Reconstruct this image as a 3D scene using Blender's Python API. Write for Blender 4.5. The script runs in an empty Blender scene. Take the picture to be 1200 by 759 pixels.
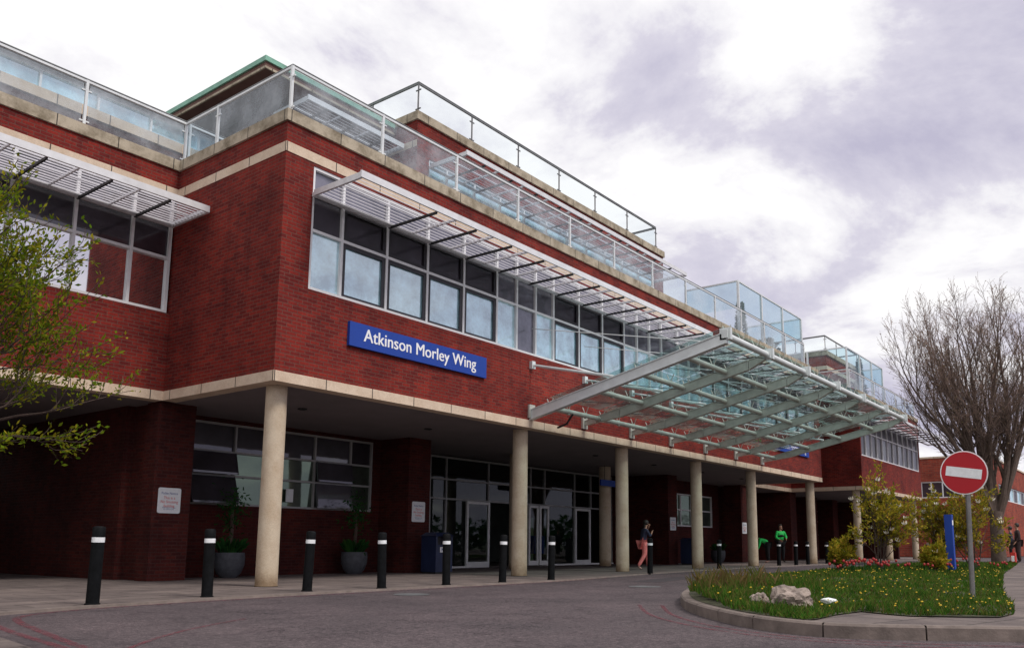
import bpy, bmesh, math, random
from mathutils import Vector, Matrix, geometry
R=random.Random(7)
col=bpy.context.scene.collection
sc=bpy.context.scene

# ------------------------------------------------------------------ materials
def newmat(name):
    m=bpy.data.materials.new(name); m.use_nodes=True
    nt=m.node_tree; nt.nodes.clear()
    out=nt.nodes.new('ShaderNodeOutputMaterial')
    return m,nt,out
def N(nt,t,**k):
    n=nt.nodes.new(t)
    for a,b in k.items(): setattr(n,a,b)
    return n
def L(nt,a,b): nt.links.new(a,b)
def ramp(nt,stops):
    r=N(nt,'ShaderNodeValToRGB'); e=r.color_ramp.elements
    while len(e)>1: e.remove(e[0])
    e[0].position=stops[0][0]; e[0].color=(*stops[0][1],1)
    for p,c in stops[1:]:
        x=e.new(p); x.color=(*c,1)
    return r
def mixc(nt,a,b,f,mode='MIX'):
    n=N(nt,'ShaderNodeMix',data_type='RGBA',blend_type=mode)
    for s,v in ((n.inputs[6],a),(n.inputs[7],b),(n.inputs[0],f)):
        if isinstance(v,(int,float)): s.default_value=v
        elif isinstance(v,tuple): s.default_value=(*v,1)
        else: L(nt,v,s)
    return n.outputs[2]
def noise(nt,vec,scale,detail=4,rough=.6):
    n=N(nt,'ShaderNodeTexNoise'); n.inputs['Scale'].default_value=scale
    n.inputs['Detail'].default_value=detail; n.inputs['Roughness'].default_value=rough
    if vec is not None: L(nt,vec,n.inputs['Vector'])
    return n
def pos(nt): return N(nt,'ShaderNodeNewGeometry').outputs['Position']
def simple(name,colr,rough=.6,metal=0,var=.18,scale=6,bump=0,spec=.5):
    m,nt,out=newmat(name)
    b=N(nt,'ShaderNodeBsdfPrincipled'); L(nt,b.outputs[0],out.inputs[0])
    b.inputs['Roughness'].default_value=rough; b.inputs['Metallic'].default_value=metal
    b.inputs['Specular IOR Level'].default_value=spec
    n=noise(nt,pos(nt),scale,5)
    lo=tuple(c*(1-var) for c in colr); hi=tuple(min(1,c*(1+var)) for c in colr)
    r=ramp(nt,[(.3,lo),(.7,hi)]); L(nt,n.outputs[0],r.inputs[0]); L(nt,r.outputs[0],b.inputs['Base Color'])
    if bump:
        n2=noise(nt,pos(nt),scale*6,3)
        bp=N(nt,'ShaderNodeBump'); bp.inputs['Strength'].default_value=bump; bp.inputs['Distance'].default_value=.01
        L(nt,n2.outputs[0],bp.inputs['Height']); L(nt,bp.outputs[0],b.inputs['Normal'])
    return m
def wallvec(nt):
    s=N(nt,'ShaderNodeSeparateXYZ'); L(nt,pos(nt),s.inputs[0])
    a=N(nt,'ShaderNodeMath',operation='ADD'); L(nt,s.outputs[0],a.inputs[0]); L(nt,s.outputs[1],a.inputs[1])
    c=N(nt,'ShaderNodeCombineXYZ'); L(nt,a.outputs[0],c.inputs[0]); L(nt,s.outputs[2],c.inputs[1])
    return c.outputs[0]
def brickmat(name,c1,c2,cm,bw=.225,bh=.075,mort=.009,spread=.5):
    m,nt,out=newmat(name)
    b=N(nt,'ShaderNodeBsdfPrincipled'); L(nt,b.outputs[0],out.inputs[0])
    b.inputs['Roughness'].default_value=.88; b.inputs['Specular IOR Level'].default_value=.2
    v=wallvec(nt)
    t=N(nt,'ShaderNodeTexBrick'); L(nt,v,t.inputs['Vector'])
    t.inputs['Scale'].default_value=1; t.inputs['Brick Width'].default_value=bw; t.inputs['Row Height'].default_value=bh
    t.inputs['Mortar Size'].default_value=mort; t.inputs['Mortar Smooth'].default_value=.2; t.inputs['Bias'].default_value=-.1
    t.inputs['Color1'].default_value=(*c1,1); t.inputs['Color2'].default_value=(*c2,1); t.inputs['Mortar'].default_value=(*cm,1)
    n=noise(nt,pos(nt),.7,6,.65); r=ramp(nt,[(.3,(.60,.60,.64)),(.5,(1,1,1)),(.72,(1.32,1.22,1.10))]); L(nt,n.outputs[0],r.inputs[0])
    c=mixc(nt,t.outputs['Color'],r.outputs[0],1.0,'MULTIPLY')
    ms=N(nt,'ShaderNodeMapping'); ms.inputs['Scale'].default_value=(2.6,.22,1); L(nt,v,ms.inputs['Vector'])
    ns=noise(nt,ms.outputs[0],1.0,6,.7); rs_=ramp(nt,[(.35,(.74,.72,.74)),(.55,(1.05,1.03,1.0))]); L(nt,ns.outputs[0],rs_.inputs[0]); c=mixc(nt,c,rs_.outputs[0],.7,'MULTIPLY')
    n3=noise(nt,pos(nt),22,3,.7); r3=ramp(nt,[(.3,(.70,.70,.73)),(.6,(1.10,1.07,1.05))]); L(nt,n3.outputs[0],r3.inputs[0])
    c=mixc(nt,c,r3.outputs[0],.8,'MULTIPLY'); L(nt,c,b.inputs['Base Color'])
    bp=N(nt,'ShaderNodeBump',invert=True); bp.inputs['Strength'].default_value=.5; bp.inputs['Distance'].default_value=.008
    L(nt,t.outputs['Fac'],bp.inputs['Height']); L(nt,bp.outputs[0],b.inputs['Normal'])
    return m
def stonemat(name,base,stain,joint=1.2,stainamt=.5,rowh=50):
    m,nt,out=newmat(name)
    b=N(nt,'ShaderNodeBsdfPrincipled'); L(nt,b.outputs[0],out.inputs[0]); b.inputs['Roughness'].default_value=.85
    b.inputs['Specular IOR Level'].default_value=.2
    v=wallvec(nt)
    t=N(nt,'ShaderNodeTexBrick',offset=0); L(nt,v,t.inputs['Vector']); t.inputs['Scale'].default_value=1
    t.inputs['Brick Width'].default_value=joint; t.inputs['Row Height'].default_value=rowh; t.inputs['Mortar Size'].default_value=.012
    d=tuple(c*.86 for c in base)
    t.inputs['Color1'].default_value=(*base,1); t.inputs['Color2'].default_value=(*d,1); t.inputs['Mortar'].default_value=(.09,.08,.07,1)
    n=noise(nt,pos(nt),2.3,8,.72); r=ramp(nt,[(.42,(1,1,1)),(.68,stain)]); L(nt,n.outputs[0],r.inputs[0])
    c=mixc(nt,t.outputs['Color'],r.outputs[0],stainamt,'MULTIPLY')
    n2=noise(nt,pos(nt),60,3,.8); r2=ramp(nt,[(.3,(.72,.72,.72)),(.6,(1.1,1.1,1.1))]); L(nt,n2.outputs[0],r2.inputs[0])
    c=mixc(nt,c,r2.outputs[0],.7,'MULTIPLY')
    if joint>20:
        sz=N(nt,'ShaderNodeSeparateXYZ'); L(nt,pos(nt),sz.inputs[0]); nz=N(nt,'ShaderNodeMath',operation='MULTIPLY_ADD'); nz.inputs[1].default_value=-.5; L(nt,n.outputs[0],nz.inputs[0]); L(nt,sz.outputs[2],nz.inputs[2])
        rz=ramp(nt,[(.0,(.50,.44,.38)),(.25,(.9,.88,.85)),(.6,(1,1,1))]); az=N(nt,'ShaderNodeMath',operation='ADD'); az.inputs[1].default_value=.22; L(nt,nz.outputs[0],az.inputs[0]); L(nt,az.outputs[0],rz.inputs[0]); c=mixc(nt,c,rz.outputs[0],1.,'MULTIPLY')
    L(nt,c,b.inputs['Base Color'])
    return m
def glassmat(name,tint,refl,refcol=(1,1,1),rough=.02,cloud_haze=0):
    m,nt,out=newmat(name)
    tr=N(nt,'ShaderNodeBsdfTransparent'); tr.inputs[0].default_value=(*tint,1)
    gl=N(nt,'ShaderNodeBsdfGlossy'); gl.inputs[0].default_value=(*refcol,1); gl.inputs['Roughness'].default_value=rough
    fr=N(nt,'ShaderNodeLayerWeight'); fr.inputs[0].default_value=refl
    mx=N(nt,'ShaderNodeMixShader'); L(nt,fr.outputs['Fresnel'],mx.inputs[0]); L(nt,tr.outputs[0],mx.inputs[1]); L(nt,gl.outputs[0],mx.inputs[2])
    if cloud_haze:
        df=N(nt,'ShaderNodeBsdfDiffuse'); df.inputs[0].default_value=(.66,.71,.77,1)  # pale milky blotches painted in as cloud reflections on the glass
        n=noise(nt,pos(nt),.8,8,.68); r=ramp(nt,[(.36,(cloud_haze*.12,)*3),(.68,(cloud_haze,)*3)]); L(nt,n.outputs[0],r.inputs[0])
        m2=N(nt,'ShaderNodeMixShader'); L(nt,r.outputs[0],m2.inputs[0]); L(nt,mx.outputs[0],m2.inputs[1]); L(nt,df.outputs[0],m2.inputs[2])
        mx=m2
    L(nt,mx.outputs[0],out.inputs[0]); return m
def mirrorpane(name,base,fac,refcol,rough=.03):
    m,nt,out=newmat(name)
    b=N(nt,'ShaderNodeBsdfPrincipled'); b.inputs['Roughness'].default_value=.4
    n=noise(nt,pos(nt),1.6,5,.65); r=ramp(nt,[(.36,tuple(c*.5 for c in base)),(.66,tuple(c*1.6 for c in base))]); L(nt,n.outputs[0],r.inputs[0])
    L(nt,r.outputs[0],b.inputs['Base Color'])
    gl=N(nt,'ShaderNodeBsdfGlossy'); gl.inputs[0].default_value=(*refcol,1); gl.inputs['Roughness'].default_value=rough
    bp=N(nt,'ShaderNodeBump'); bp.inputs['Strength'].default_value=.12; bp.inputs['Distance'].default_value=.02
    n2=noise(nt,pos(nt),.9,2,.5); L(nt,n2.outputs[0],bp.inputs['Height']); L(nt,bp.outputs[0],gl.inputs['Normal'])
    mx=N(nt,'ShaderNodeMixShader'); mx.inputs[0].default_value=fac
    L(nt,b.outputs[0],mx.inputs[1]); L(nt,gl.outputs[0],mx.inputs[2]); L(nt,mx.outputs[0],out.inputs[0]); return m
def leafmat(name,cols,transl=.35,scale=3):
    m,nt,out=newmat(name)
    d=N(nt,'ShaderNodeBsdfDiffuse'); t=N(nt,'ShaderNodeBsdfTranslucent'); mx=N(nt,'ShaderNodeMixShader'); mx.inputs[0].default_value=transl
    g=N(nt,'ShaderNodeNewGeometry')
    st=[(i/(max(1,len(cols)-1))*.9+.05,c) for i,c in enumerate(cols)]
    r=ramp(nt,st); L(nt,g.outputs['Random Per Island'],r.inputs[0])
    n2=noise(nt,g.outputs['Position'],scale,3); r2=ramp(nt,[(.3,(.65,.65,.65)),(.7,(1.25,1.25,1.2))]); L(nt,n2.outputs[0],r2.inputs[0])
    c=mixc(nt,r.outputs[0],r2.outputs[0],1.,'MULTIPLY')
    L(nt,c,d.inputs[0]); L(nt,c,t.inputs[0]); L(nt,d.outputs[0],mx.inputs[1]); L(nt,t.outputs[0],mx.inputs[2]); L(nt,mx.outputs[0],out.inputs[0]); return m
def groundmat(name,kind):
    m,nt,out=newmat(name)
    b=N(nt,'ShaderNodeBsdfPrincipled'); L(nt,b.outputs[0],out.inputs[0]); b.inputs['Roughness'].default_value=.9; b.inputs['Specular IOR Level'].default_value=.25
    p=pos(nt)
    if kind=='asphalt':
        n=noise(nt,p,70,4,.8); r=ramp(nt,[(.3,(.030,.025,.028)),(.52,(.088,.073,.077)),(.75,(.21,.178,.184))]); L(nt,n.outputs[0],r.inputs[0])
        n2=noise(nt,p,.55,6,.6); r2=ramp(nt,[(.3,(.7,.7,.72)),(.7,(1.2,1.15,1.15))]); L(nt,n2.outputs[0],r2.inputs[0])
        c=mixc(nt,r.outputs[0],r2.outputs[0],1.,'MULTIPLY')
        n5=noise(nt,p,24,5,.85); r5=ramp(nt,[(.34,(.40,.37,.40)),(.5,(1,1,1)),(.66,(1.8,1.68,1.68))]); L(nt,n5.outputs[0],r5.inputs[0]); c=mixc(nt,c,r5.outputs[0],.9,'MULTIPLY')
        vo=N(nt,'ShaderNodeTexVoronoi',feature='DISTANCE_TO_EDGE'); vo.inputs['Scale'].default_value=.42; nv=noise(nt,p,1.7,6,.7)
        va=N(nt,'ShaderNodeVectorMath',operation='MULTIPLY_ADD'); va.inputs[1].default_value=(.8,.8,.8); L(nt,nv.outputs['Color'],va.inputs[0]); L(nt,p,va.inputs[2]); L(nt,va.outputs[0],vo.inputs['Vector'])
        rv=ramp(nt,[(.0,(.45,.42,.45)),(.010,(1,1,1))]); L(nt,vo.outputs['Distance'],rv.inputs[0]); c=mixc(nt,c,rv.outputs[0],.55,'MULTIPLY')
        n4=noise(nt,p,2.2,9,.8); r4=ramp(nt,[(.42,(1.15,1.12,1.12)),(.5,(1,1,1)),(.60,(.60,.57,.60))]); L(nt,n4.outputs[0],r4.inputs[0]); c=mixc(nt,c,r4.outputs[0],.7,'MULTIPLY')
        bp=N(nt,'ShaderNodeBump'); bp.inputs['Strength'].default_value=.5; bp.inputs['Distance'].default_value=.006; L(nt,n.outputs[0],bp.inputs['Height']); L(nt,bp.outputs[0],b.inputs['Normal'])
    else:
        mp=N(nt,'ShaderNodeMapping'); mp.inputs['Rotation'].default_value=(0,0,math.radians(0 if kind=='slab' else 14)); L(nt,p,mp.inputs['Vector'])
        t=N(nt,'ShaderNodeTexBrick'); L(nt,mp.outputs[0],t.inputs['Vector']); t.inputs['Scale'].default_value=1
        t.inputs['Brick Width'].default_value=.9; t.inputs['Row Height'].default_value=.6; t.inputs['Mortar Size'].default_value=.012
        t.inputs['Color1'].default_value=(.20,.165,.155,1); t.inputs['Color2'].default_value=(.145,.12,.115,1); t.inputs['Mortar'].default_value=(.045,.038,.036,1)
        n2=noise(nt,p,1.4,7,.7); r2=ramp(nt,[(.3,(.6,.58,.6)),(.7,(1.2,1.17,1.12))]); L(nt,n2.outputs[0],r2.inputs[0])
        c=mixc(nt,t.outputs[0],r2.outputs[0],1.,'MULTIPLY')
        n3=noise(nt,p,60,3,.8); r3=ramp(nt,[(.3,(.7,.7,.7)),(.65,(1.15,1.15,1.15))]); L(nt,n3.outputs[0],r3.inputs[0]); c=mixc(nt,c,r3.outputs[0],.8,'MULTIPLY')
    L(nt,c,b.inputs['Base Color']); return m

M={}
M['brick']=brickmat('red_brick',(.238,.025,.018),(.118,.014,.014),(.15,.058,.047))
M['brick_dark']=brickmat('shaded_brick',(.080,.014,.011),(.042,.009,.009),(.06,.024,.021))  # red brick darkened in colour to deepen the undercroft's shade
M['brick_far']=brickmat('orange_brick',(.33,.062,.038),(.21,.04,.03),(.24,.12,.085),.45,.15,.015)
M['stone']=stonemat('pale_stone',(.72,.58,.45),(.62,.52,.44),1.2,.5)
M['coping']=stonemat('weathered_coping',(.50,.43,.33),(.25,.22,.17),1.22,.85)
M['column']=stonemat('column_concrete',(.60,.50,.38),(.66,.54,.44),40,.55)
M['white']=simple('white_paint',(.78,.78,.78),.4,0,.06,4)
M['whitemetal']=simple('white_metal',(.70,.72,.73),.35,.1,.08,5)
M['canopy']=simple('canopy_paint',(.50,.51,.46),.4,.1,.18,3)
M['canopywhite']=simple('canopy_edge_paint',(.66,.70,.70),.4,.1,.1,3)
M['darkmetal']=simple('dark_metal',(.03,.03,.032),.45,.3,.2,6)
M['greymetal']=simple('grey_metal',(.16,.165,.17),.5,.3,.25,4)
M['louvre']=simple('louvre_paint',(.72,.72,.74),.45,.1,.1,5)
M['slat']=simple('slat_paint',(.50,.48,.53),.5,.1,.15,5)
M['green']=simple('copper_green',(.20,.42,.32),.6,0,.25,3)
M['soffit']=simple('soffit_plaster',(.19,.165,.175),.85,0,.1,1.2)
M['roof']=simple('roof_felt',(.16,.16,.165),.9,0,.2,2)
M['frame']=simple('window_frame_paint',(.76,.76,.77),.45,0,.06,4)
M['frame_dim']=simple('grey_frame_paint',(.36,.36,.36),.5,0,.1,4)  # darker grey copy of the frame paint, for ground floor glazing
M['casement']=simple('black_casement',(.022,.02,.024),.35,0,.2,5)
M['pane']=mirrorpane('painted_sky_glass',(.42,.68,.78),.45,(.88,1.0,1.0))  # reflected sky and clouds painted into the blue base colour
M['pane_white']=mirrorpane('white_sky_glass',(.02,.015,.015),.80,(1,1,1))
M['pane_dark']=mirrorpane('dark_glass',(.022,.018,.026),.10,(.75,.75,.8))
M['pane_violet']=mirrorpane('blind_glass',(.10,.095,.12),.14,(.8,.85,.9))
M['pane_ground']=mirrorpane('ground_glass',(.028,.040,.028),.17,(.62,.82,.62))
M['pane_clear']=glassmat('entrance_glass',(.55,.6,.58),.32,(.85,.9,.88))
M['glass']=glassmat('balustrade_glass',(.74,.84,.89),.30,(.84,.94,1.0),.03,.50)
M['glass_clear']=glassmat('clear_glass',(.93,.97,.98),.12,(.9,.97,1),.02,.03)
M['glass_sky']=glassmat('screen_glass',(.70,.87,.91),.22,(.7,.92,1.0),.03,.22)
M['canopy_glass']=glassmat('canopy_glass',(.60,.80,.78),.30,(.75,.95,.95),.03,.40)
M['asphalt']=groundmat('asphalt','asphalt'); M['slab']=groundmat('paving_slabs','slab'); M['slab2']=groundmat('island_slabs','slab2')
M['ground']=simple('far_ground',(.07,.08,.05),.95,0,.3,.3)
M['kerb']=simple('kerb_stone',(.165,.13,.115),.9,0,.3,5,.5)
m,nt,out=newmat('faded_red_paint'); b=N(nt,'ShaderNodeBsdfDiffuse'); b.inputs[0].default_value=(.20,.065,.08,1); tr=N(nt,'ShaderNodeBsdfTransparent'); n=noise(nt,pos(nt),14,8,.8); rr_=ramp(nt,[(.40,(.0,)*3),(.62,(.8,)*3)]); L(nt,n.outputs[0],rr_.inputs[0]); mx=N(nt,'ShaderNodeMixShader'); L(nt,rr_.outputs[0],mx.inputs[0]); L(nt,tr.outputs[0],mx.inputs[1]); L(nt,b.outputs[0],mx.inputs[2]); L(nt,mx.outputs[0],out.inputs[0]); M['redline']=m
M['soil']=simple('soil',(.05,.05,.025),.95,0,.4,4,.5)
M['bollard']=simple('black_bollard_paint',(.006,.0065,.0075),.62,0,.4,14,0,.10)
M['band']=simple('reflective_white',(.85,.86,.88),.3,0,.08,20)
M['blue']=simple('sign_blue',(.002,.045,.33),.6,0,.06,2)
M['navy']=simple('navy_bin_paint',(.012,.02,.06),.45,0,.2,4)
M['signwhite']=simple('sign_white',(.9,.9,.9),.45,0,.02,6)
M['noticewhite']=simple('notice_white',(.72,.74,.76),.5,0,.06,14)
M['red']=simple('sign_red',(.46,.002,.012),.6,0,.06,3)
M['textred']=simple('notice_red',(.6,.06,.05),.5); M['textblue']=simple('notice_blue',(.08,.12,.3),.5)
M['galv']=simple('galvanised_pole',(.22,.21,.21),.5,.6,.2,9)
M['rock']=simple('rough_rock',(.27,.215,.185),.9,0,.6,7,1.0)
M['litter']=simple('litter_white',(.82,.85,.83),.6)
M['pot']=simple('planter_grey',(.06,.063,.075),.7,0,.3,9,.3)
M['bark']=simple('bark',(.07,.045,.035),.9,0,.35,14,.5); M['bark2']=simple('bark_grey',(.10,.07,.055),.9,0,.3,6,.5)
M['twig']=simple('twig_brown',(.26,.18,.15),.9,0,.3,3)
M['springleaf']=leafmat('spring_leaf',[(.09,.16,.010),(.17,.23,.015),(.30,.25,.022),(.12,.18,.012)],.35)
M['magleaf']=leafmat('bronze_leaf',[(.42,.33,.03),(.22,.24,.02),(.50,.31,.05),(.33,.28,.03),(.14,.17,.02)],.35)
M['budleaf']=leafmat('bud_leaf',[(.22,.13,.09),(.17,.16,.06),(.26,.16,.12)],.3)
M['darkleaf']=leafmat('evergreen_leaf',[(.012,.05,.014),(.02,.08,.022),(.035,.09,.02)],.2)
M['grass']=leafmat('grass_blade',[(.032,.10,.014),(.055,.14,.018),(.14,.15,.035),(.035,.10,.014),(.085,.16,.024),(.13,.10,.04)],.25,2.6)
M['weed']=leafmat('dry_weed',[(.16,.10,.04),(.10,.12,.03),(.19,.12,.06)],.3)
M['yellow']=simple('dandelion_yellow',(.68,.44,.015),.6); M['redflower']=simple('red_petal',(.34,.02,.02),.6,0,.3,20)
M['petal']=simple('white_petal',(.85,.80,.72),.6,0,.1,20)
M['skin']=simple('skin',(.45,.24,.16),.6,0,.05); M['hairdark']=simple('hair_dark',(.02,.014,.01),.6)
M['pinkcloth']=simple('pink_cloth',(.85,.24,.22),.85,0,.12,12); M['navycloth']=simple('navy_cloth',(.03,.035,.07),.85,0,.2,10)
M['hivis']=simple('green_jacket',(.03,.75,.14),.7,0,.12,12); M['blackcloth']=simple('black_cloth',(.012,.012,.014),.85,0,.2,10)
M['lilac']=simple('lilac_cloth',(.33,.24,.36),.85,0,.12,10); M['browncloth']=simple('brown_coat',(.045,.025,.025),.85,0,.2,10)
M['redbag']=simple('red_bag',(.55,.03,.02),.6); M['shoe']=simple('shoe',(.03,.02,.02),.6); M['paleshoe']=simple('pale_shoe',(.5,.3,.25),.6)
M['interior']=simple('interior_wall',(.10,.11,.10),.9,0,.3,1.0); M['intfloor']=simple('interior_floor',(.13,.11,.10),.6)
M['greenwall']=simple('interior_green',(.28,.42,.24),.8,0,.2,2)

# ------------------------------------------------------------------ mesh builder
def rootof(o):
    while o.parent: o=o.parent
    return o
class MB:
    def __init__(s): s.v=[]; s.f=[]; s.m=[]; s.mi=0
    def add(s,vs,fs):
        k=len(s.v); s.v+= [tuple(p) for p in vs]; s.f+=[tuple(i+k for i in f) for f in fs]; s.m+=[s.mi]*len(fs); return s
    def box(s,x0,x1,y0,y1,z0,z1):
        return s.add([(x,y,z) for z in (z0,z1) for y in (y0,y1) for x in (x0,x1)],
            [(0,2,3,1),(4,5,7,6),(0,1,5,4),(2,6,7,3),(0,4,6,2),(1,3,7,5)])
    def quad(s,*p): return s.add(p,[tuple(range(len(p)))])
    def bar(s,a,b,w,h,up=(0,0,1)):
        a=Vector(a);b=Vector(b);d=(b-a).normalized();sd=d.cross(Vector(up)).normalized();u=sd.cross(d)
        vs=[]
        for p in (a,b):
            for i,j in ((-1,-1),(1,-1),(1,1),(-1,1)): vs.append(p+sd*i*w/2+u*j*h/2)
        return s.add(vs,[(3,2,1,0),(4,5,6,7),(0,1,5,4),(1,2,6,5),(2,3,7,6),(3,0,4,7)])
    def tube(s,pts,rs,n=8,cap=True):
        pts=[Vector(p) for p in pts]
        if not isinstance(rs,(list,tuple)): rs=[rs]*len(pts)
        vs=[];fs=[];prev=None
        for i,p in enumerate(pts):
            d=(pts[min(i+1,len(pts)-1)]-pts[max(i-1,0)]).normalized()
            ref=Vector((0,0,1)) if abs(d.z)<.9 else Vector((1,0,0))
            a=d.cross(ref).normalized() if prev is None else (prev-d*prev.dot(d)).normalized()
            prev=a; b=d.cross(a)
            for k in range(n):
                t=2*math.pi*k/n; vs.append(p+(a*math.cos(t)+b*math.sin(t))*rs[i])
        for i in range(len(pts)-1):
            for k in range(n):
                k2=(k+1)%n; fs.append((i*n+k,i*n+k2,(i+1)*n+k2,(i+1)*n+k))
        if cap: fs.append(tuple(range(n-1,-1,-1))); fs.append(tuple((len(pts)-1)*n+k for k in range(n)))
        return s.add(vs,fs)
    def lathe(s,c,prof,n=24):
        vs=[];fs=[]
        for r,z in prof:
            for k in range(n):
                t=2*math.pi*k/n; vs.append((c[0]+r*math.cos(t),c[1]+r*math.sin(t),c[2]+z))
        for i in range(len(prof)-1):
            for k in range(n): k2=(k+1)%n; fs.append((i*n+k,i*n+k2,(i+1)*n+k2,(i+1)*n+k))
        fs.append(tuple(range(n-1,-1,-1))); fs.append(tuple((len(prof)-1)*n+k for k in range(n)))
        return s.add(vs,fs)
    def build(s,name,mat,parent=None,smooth=False,**props):
        off=Vector((0,0,0))
        if parent: off=rootof(parent).location
        me=bpy.data.meshes.new(name); me.from_pydata([Vector(p)-off for p in s.v],[],s.f)
        mats=mat if isinstance(mat,(list,tuple)) else [mat]
        for m in mats: me.materials.append(M[m])
        if len(mats)>1: me.polygons.foreach_set('material_index',s.m)
        if smooth:
            for p in me.polygons: p.use_smooth=True
            try: me.set_sharp_from_angle(angle=math.radians(38))
            except Exception: pass
        me.update()
        o=bpy.data.objects.new(name,me); col.objects.link(o); o.parent=parent
        for k,v in props.items(): o[k]=v
        return o
def thing(name,label,cat,loc=(0,0,0),group=None):
    o=bpy.data.objects.new(name,None); col.objects.link(o); o.location=loc; o.empty_display_size=.2
    o['label']=label; o['category']=cat
    if group: o['group']=group
    return o
def tag(o,label,cat,group=None,kind=None):
    o['label']=label; o['category']=cat
    if group:o['group']=group
    if kind:o['kind']=kind
    return o
def struct(o): o['kind']='structure'; return o
def copy_tree(o,parent=None,name=None):
    c=o.copy(); col.objects.link(c)
    if parent is not None: c.parent=parent
    for ch in list(o.children): copy_tree(ch,c)
    return c
def text_mesh(name,body,size,mat,parent,loc,rotz=0,off=0.,xs=1.0,align='LEFT',extr=.004,rx=math.pi/2):
    cu=bpy.data.curves.new(name,'FONT'); cu.body=body; cu.size=size; cu.offset=off; cu.extrude=extr; cu.align_x=align; cu.space_character=1.02
    t=bpy.data.objects.new('tmp_text',cu); col.objects.link(t)
    dg=bpy.context.evaluated_depsgraph_get(); me=bpy.data.meshes.new_from_object(t.evaluated_get(dg))
    bpy.data.objects.remove(t); me.materials.clear(); me.materials.append(M[mat])
    off_=rootof(parent).location if parent else Vector((0,0,0))
    me.transform(Matrix.Translation(Vector(loc)-off_)@Matrix.Rotation(rotz,4,'Z')@Matrix.Rotation(rx,4,'X')@Matrix.Diagonal((xs,1,1,1)))
    o=bpy.data.objects.new(name,me); col.objects.link(o); o.parent=parent; return o

# ------------------------------------------------------------------ camera, light, world
C=Vector((-9.20564389,-13.22310412,.8)); yaw,pit,rol,f=0.926137153,0.155224653,0.00556919338,979.180230
fw=Vector((math.sin(yaw)*math.cos(pit),math.cos(yaw)*math.cos(pit),math.sin(pit))); rt=Vector((math.cos(yaw),-math.sin(yaw),0)); up=rt.cross(fw)
r2=rt*math.cos(rol)+up*math.sin(rol); u2=-rt*math.sin(rol)+up*math.cos(rol)
cam=bpy.data.cameras.new('camera'); co=bpy.data.objects.new('camera',cam); col.objects.link(co)
mw=Matrix.Identity(4)
for i in range(3): mw[i][0]=r2[i]; mw[i][1]=u2[i]; mw[i][2]=-fw[i]; mw[i][3]=C[i]
co.matrix_world=mw; cam.sensor_width=36; cam.sensor_fit='HORIZONTAL'; cam.lens=36*f/1200
cam.shift_x=-(636.622-600)/1200; cam.shift_y=(484.611-379.5)/1200; cam.clip_end=3000; cam.clip_start=.05
sc.camera=co
sc.view_settings.view_transform='Standard'; sc.view_settings.look='None'; sc.view_settings.exposure=0; sc.view_settings.gamma=1
SUN_DIR=Vector((.08,-.82,1.0)).normalized()   # towards the sun
sun=bpy.data.lights.new('sun','SUN'); sun.energy=2.3; sun.angle=math.radians(14); sun.color=(1,.955,.89)
so=bpy.data.objects.new('sun',sun); col.objects.link(so); so.rotation_euler=SUN_DIR.to_track_quat('Z','Y').to_euler(); so.location=(-20,-40,40)
w=bpy.data.worlds.new('World'); sc.world=w; w.use_nodes=True; nt=w.node_tree; nt.nodes.clear()
out=N(nt,'ShaderNodeOutputWorld'); bg=N(nt,'ShaderNodeBackground'); bg.inputs[1].default_value=.1; L(nt,bg.outputs[0],out.inputs[0])
sky=N(nt,'ShaderNodeTexSky',sky_type='NISHITA'); sky.sun_disc=False; sky.sun_elevation=math.asin(SUN_DIR.z); sky.sun_rotation=math.atan2(SUN_DIR.x,SUN_DIR.y)
tc=N(nt,'ShaderNodeTexCoord'); sp=N(nt,'ShaderNodeSeparateXYZ'); L(nt,tc.outputs['Generated'],sp.inputs[0])
ad=N(nt,'ShaderNodeMath',operation='ADD'); ad.inputs[1].default_value=.22; L(nt,sp.outputs[2],ad.inputs[0])
mxm=N(nt,'ShaderNodeMath',operation='MAXIMUM'); mxm.inputs[1].default_value=.12; L(nt,ad.outputs[0],mxm.inputs[0])
dv=N(nt,'ShaderNodeVectorMath',operation='DIVIDE'); cb=N(nt,'ShaderNodeCombineXYZ')
for i in range(3): L(nt,mxm.outputs[0],cb.inputs[i])
L(nt,tc.outputs['Generated'],dv.inputs[0]); L(nt,cb.outputs[0],dv.inputs[1])
mp=N(nt,'ShaderNodeMapping'); mp.inputs['Location'].default_value=(7.3,2.4,.6); L(nt,dv.outputs[0],mp.inputs['Vector'])
n1=noise(nt,mp.outputs[0],1.9,10,.60); n1.inputs['Distortion'].default_value=.25
# broad tone: whiter towards the left of the view (-x,+y), greyer to the right
dt=N(nt,'ShaderNodeVectorMath',operation='DOT_PRODUCT'); dt.inputs[1].default_value=(.50,-.72,-.55); L(nt,tc.outputs['Generated'],dt.inputs[0])
ma=N(nt,'ShaderNodeMath',operation='MULTIPLY_ADD'); ma.inputs[1].default_value=.20; L(nt,dt.outputs['Value'],ma.inputs[0]); L(nt,n1.outputs[0],ma.inputs[2])
cr=ramp(nt,[(.42,(10.4,10.3,10.4)),(.49,(9.0,8.85,9.3)),(.545,(7.1,6.85,7.9)),(.67,(5.3,5.1,6.5))]); L(nt,ma.outputs[0],cr.inputs[0])
n2=noise(nt,mp.outputs[0],2.4,6,.55); cov=ramp(nt,[(.225,(0,0,0)),(.27,(1,1,1))]); L(nt,n2.outputs[0],cov.inputs[0])
L(nt,mixc(nt,sky.outputs[0],cr.outputs[0],cov.outputs[0]),bg.inputs[0])

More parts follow.
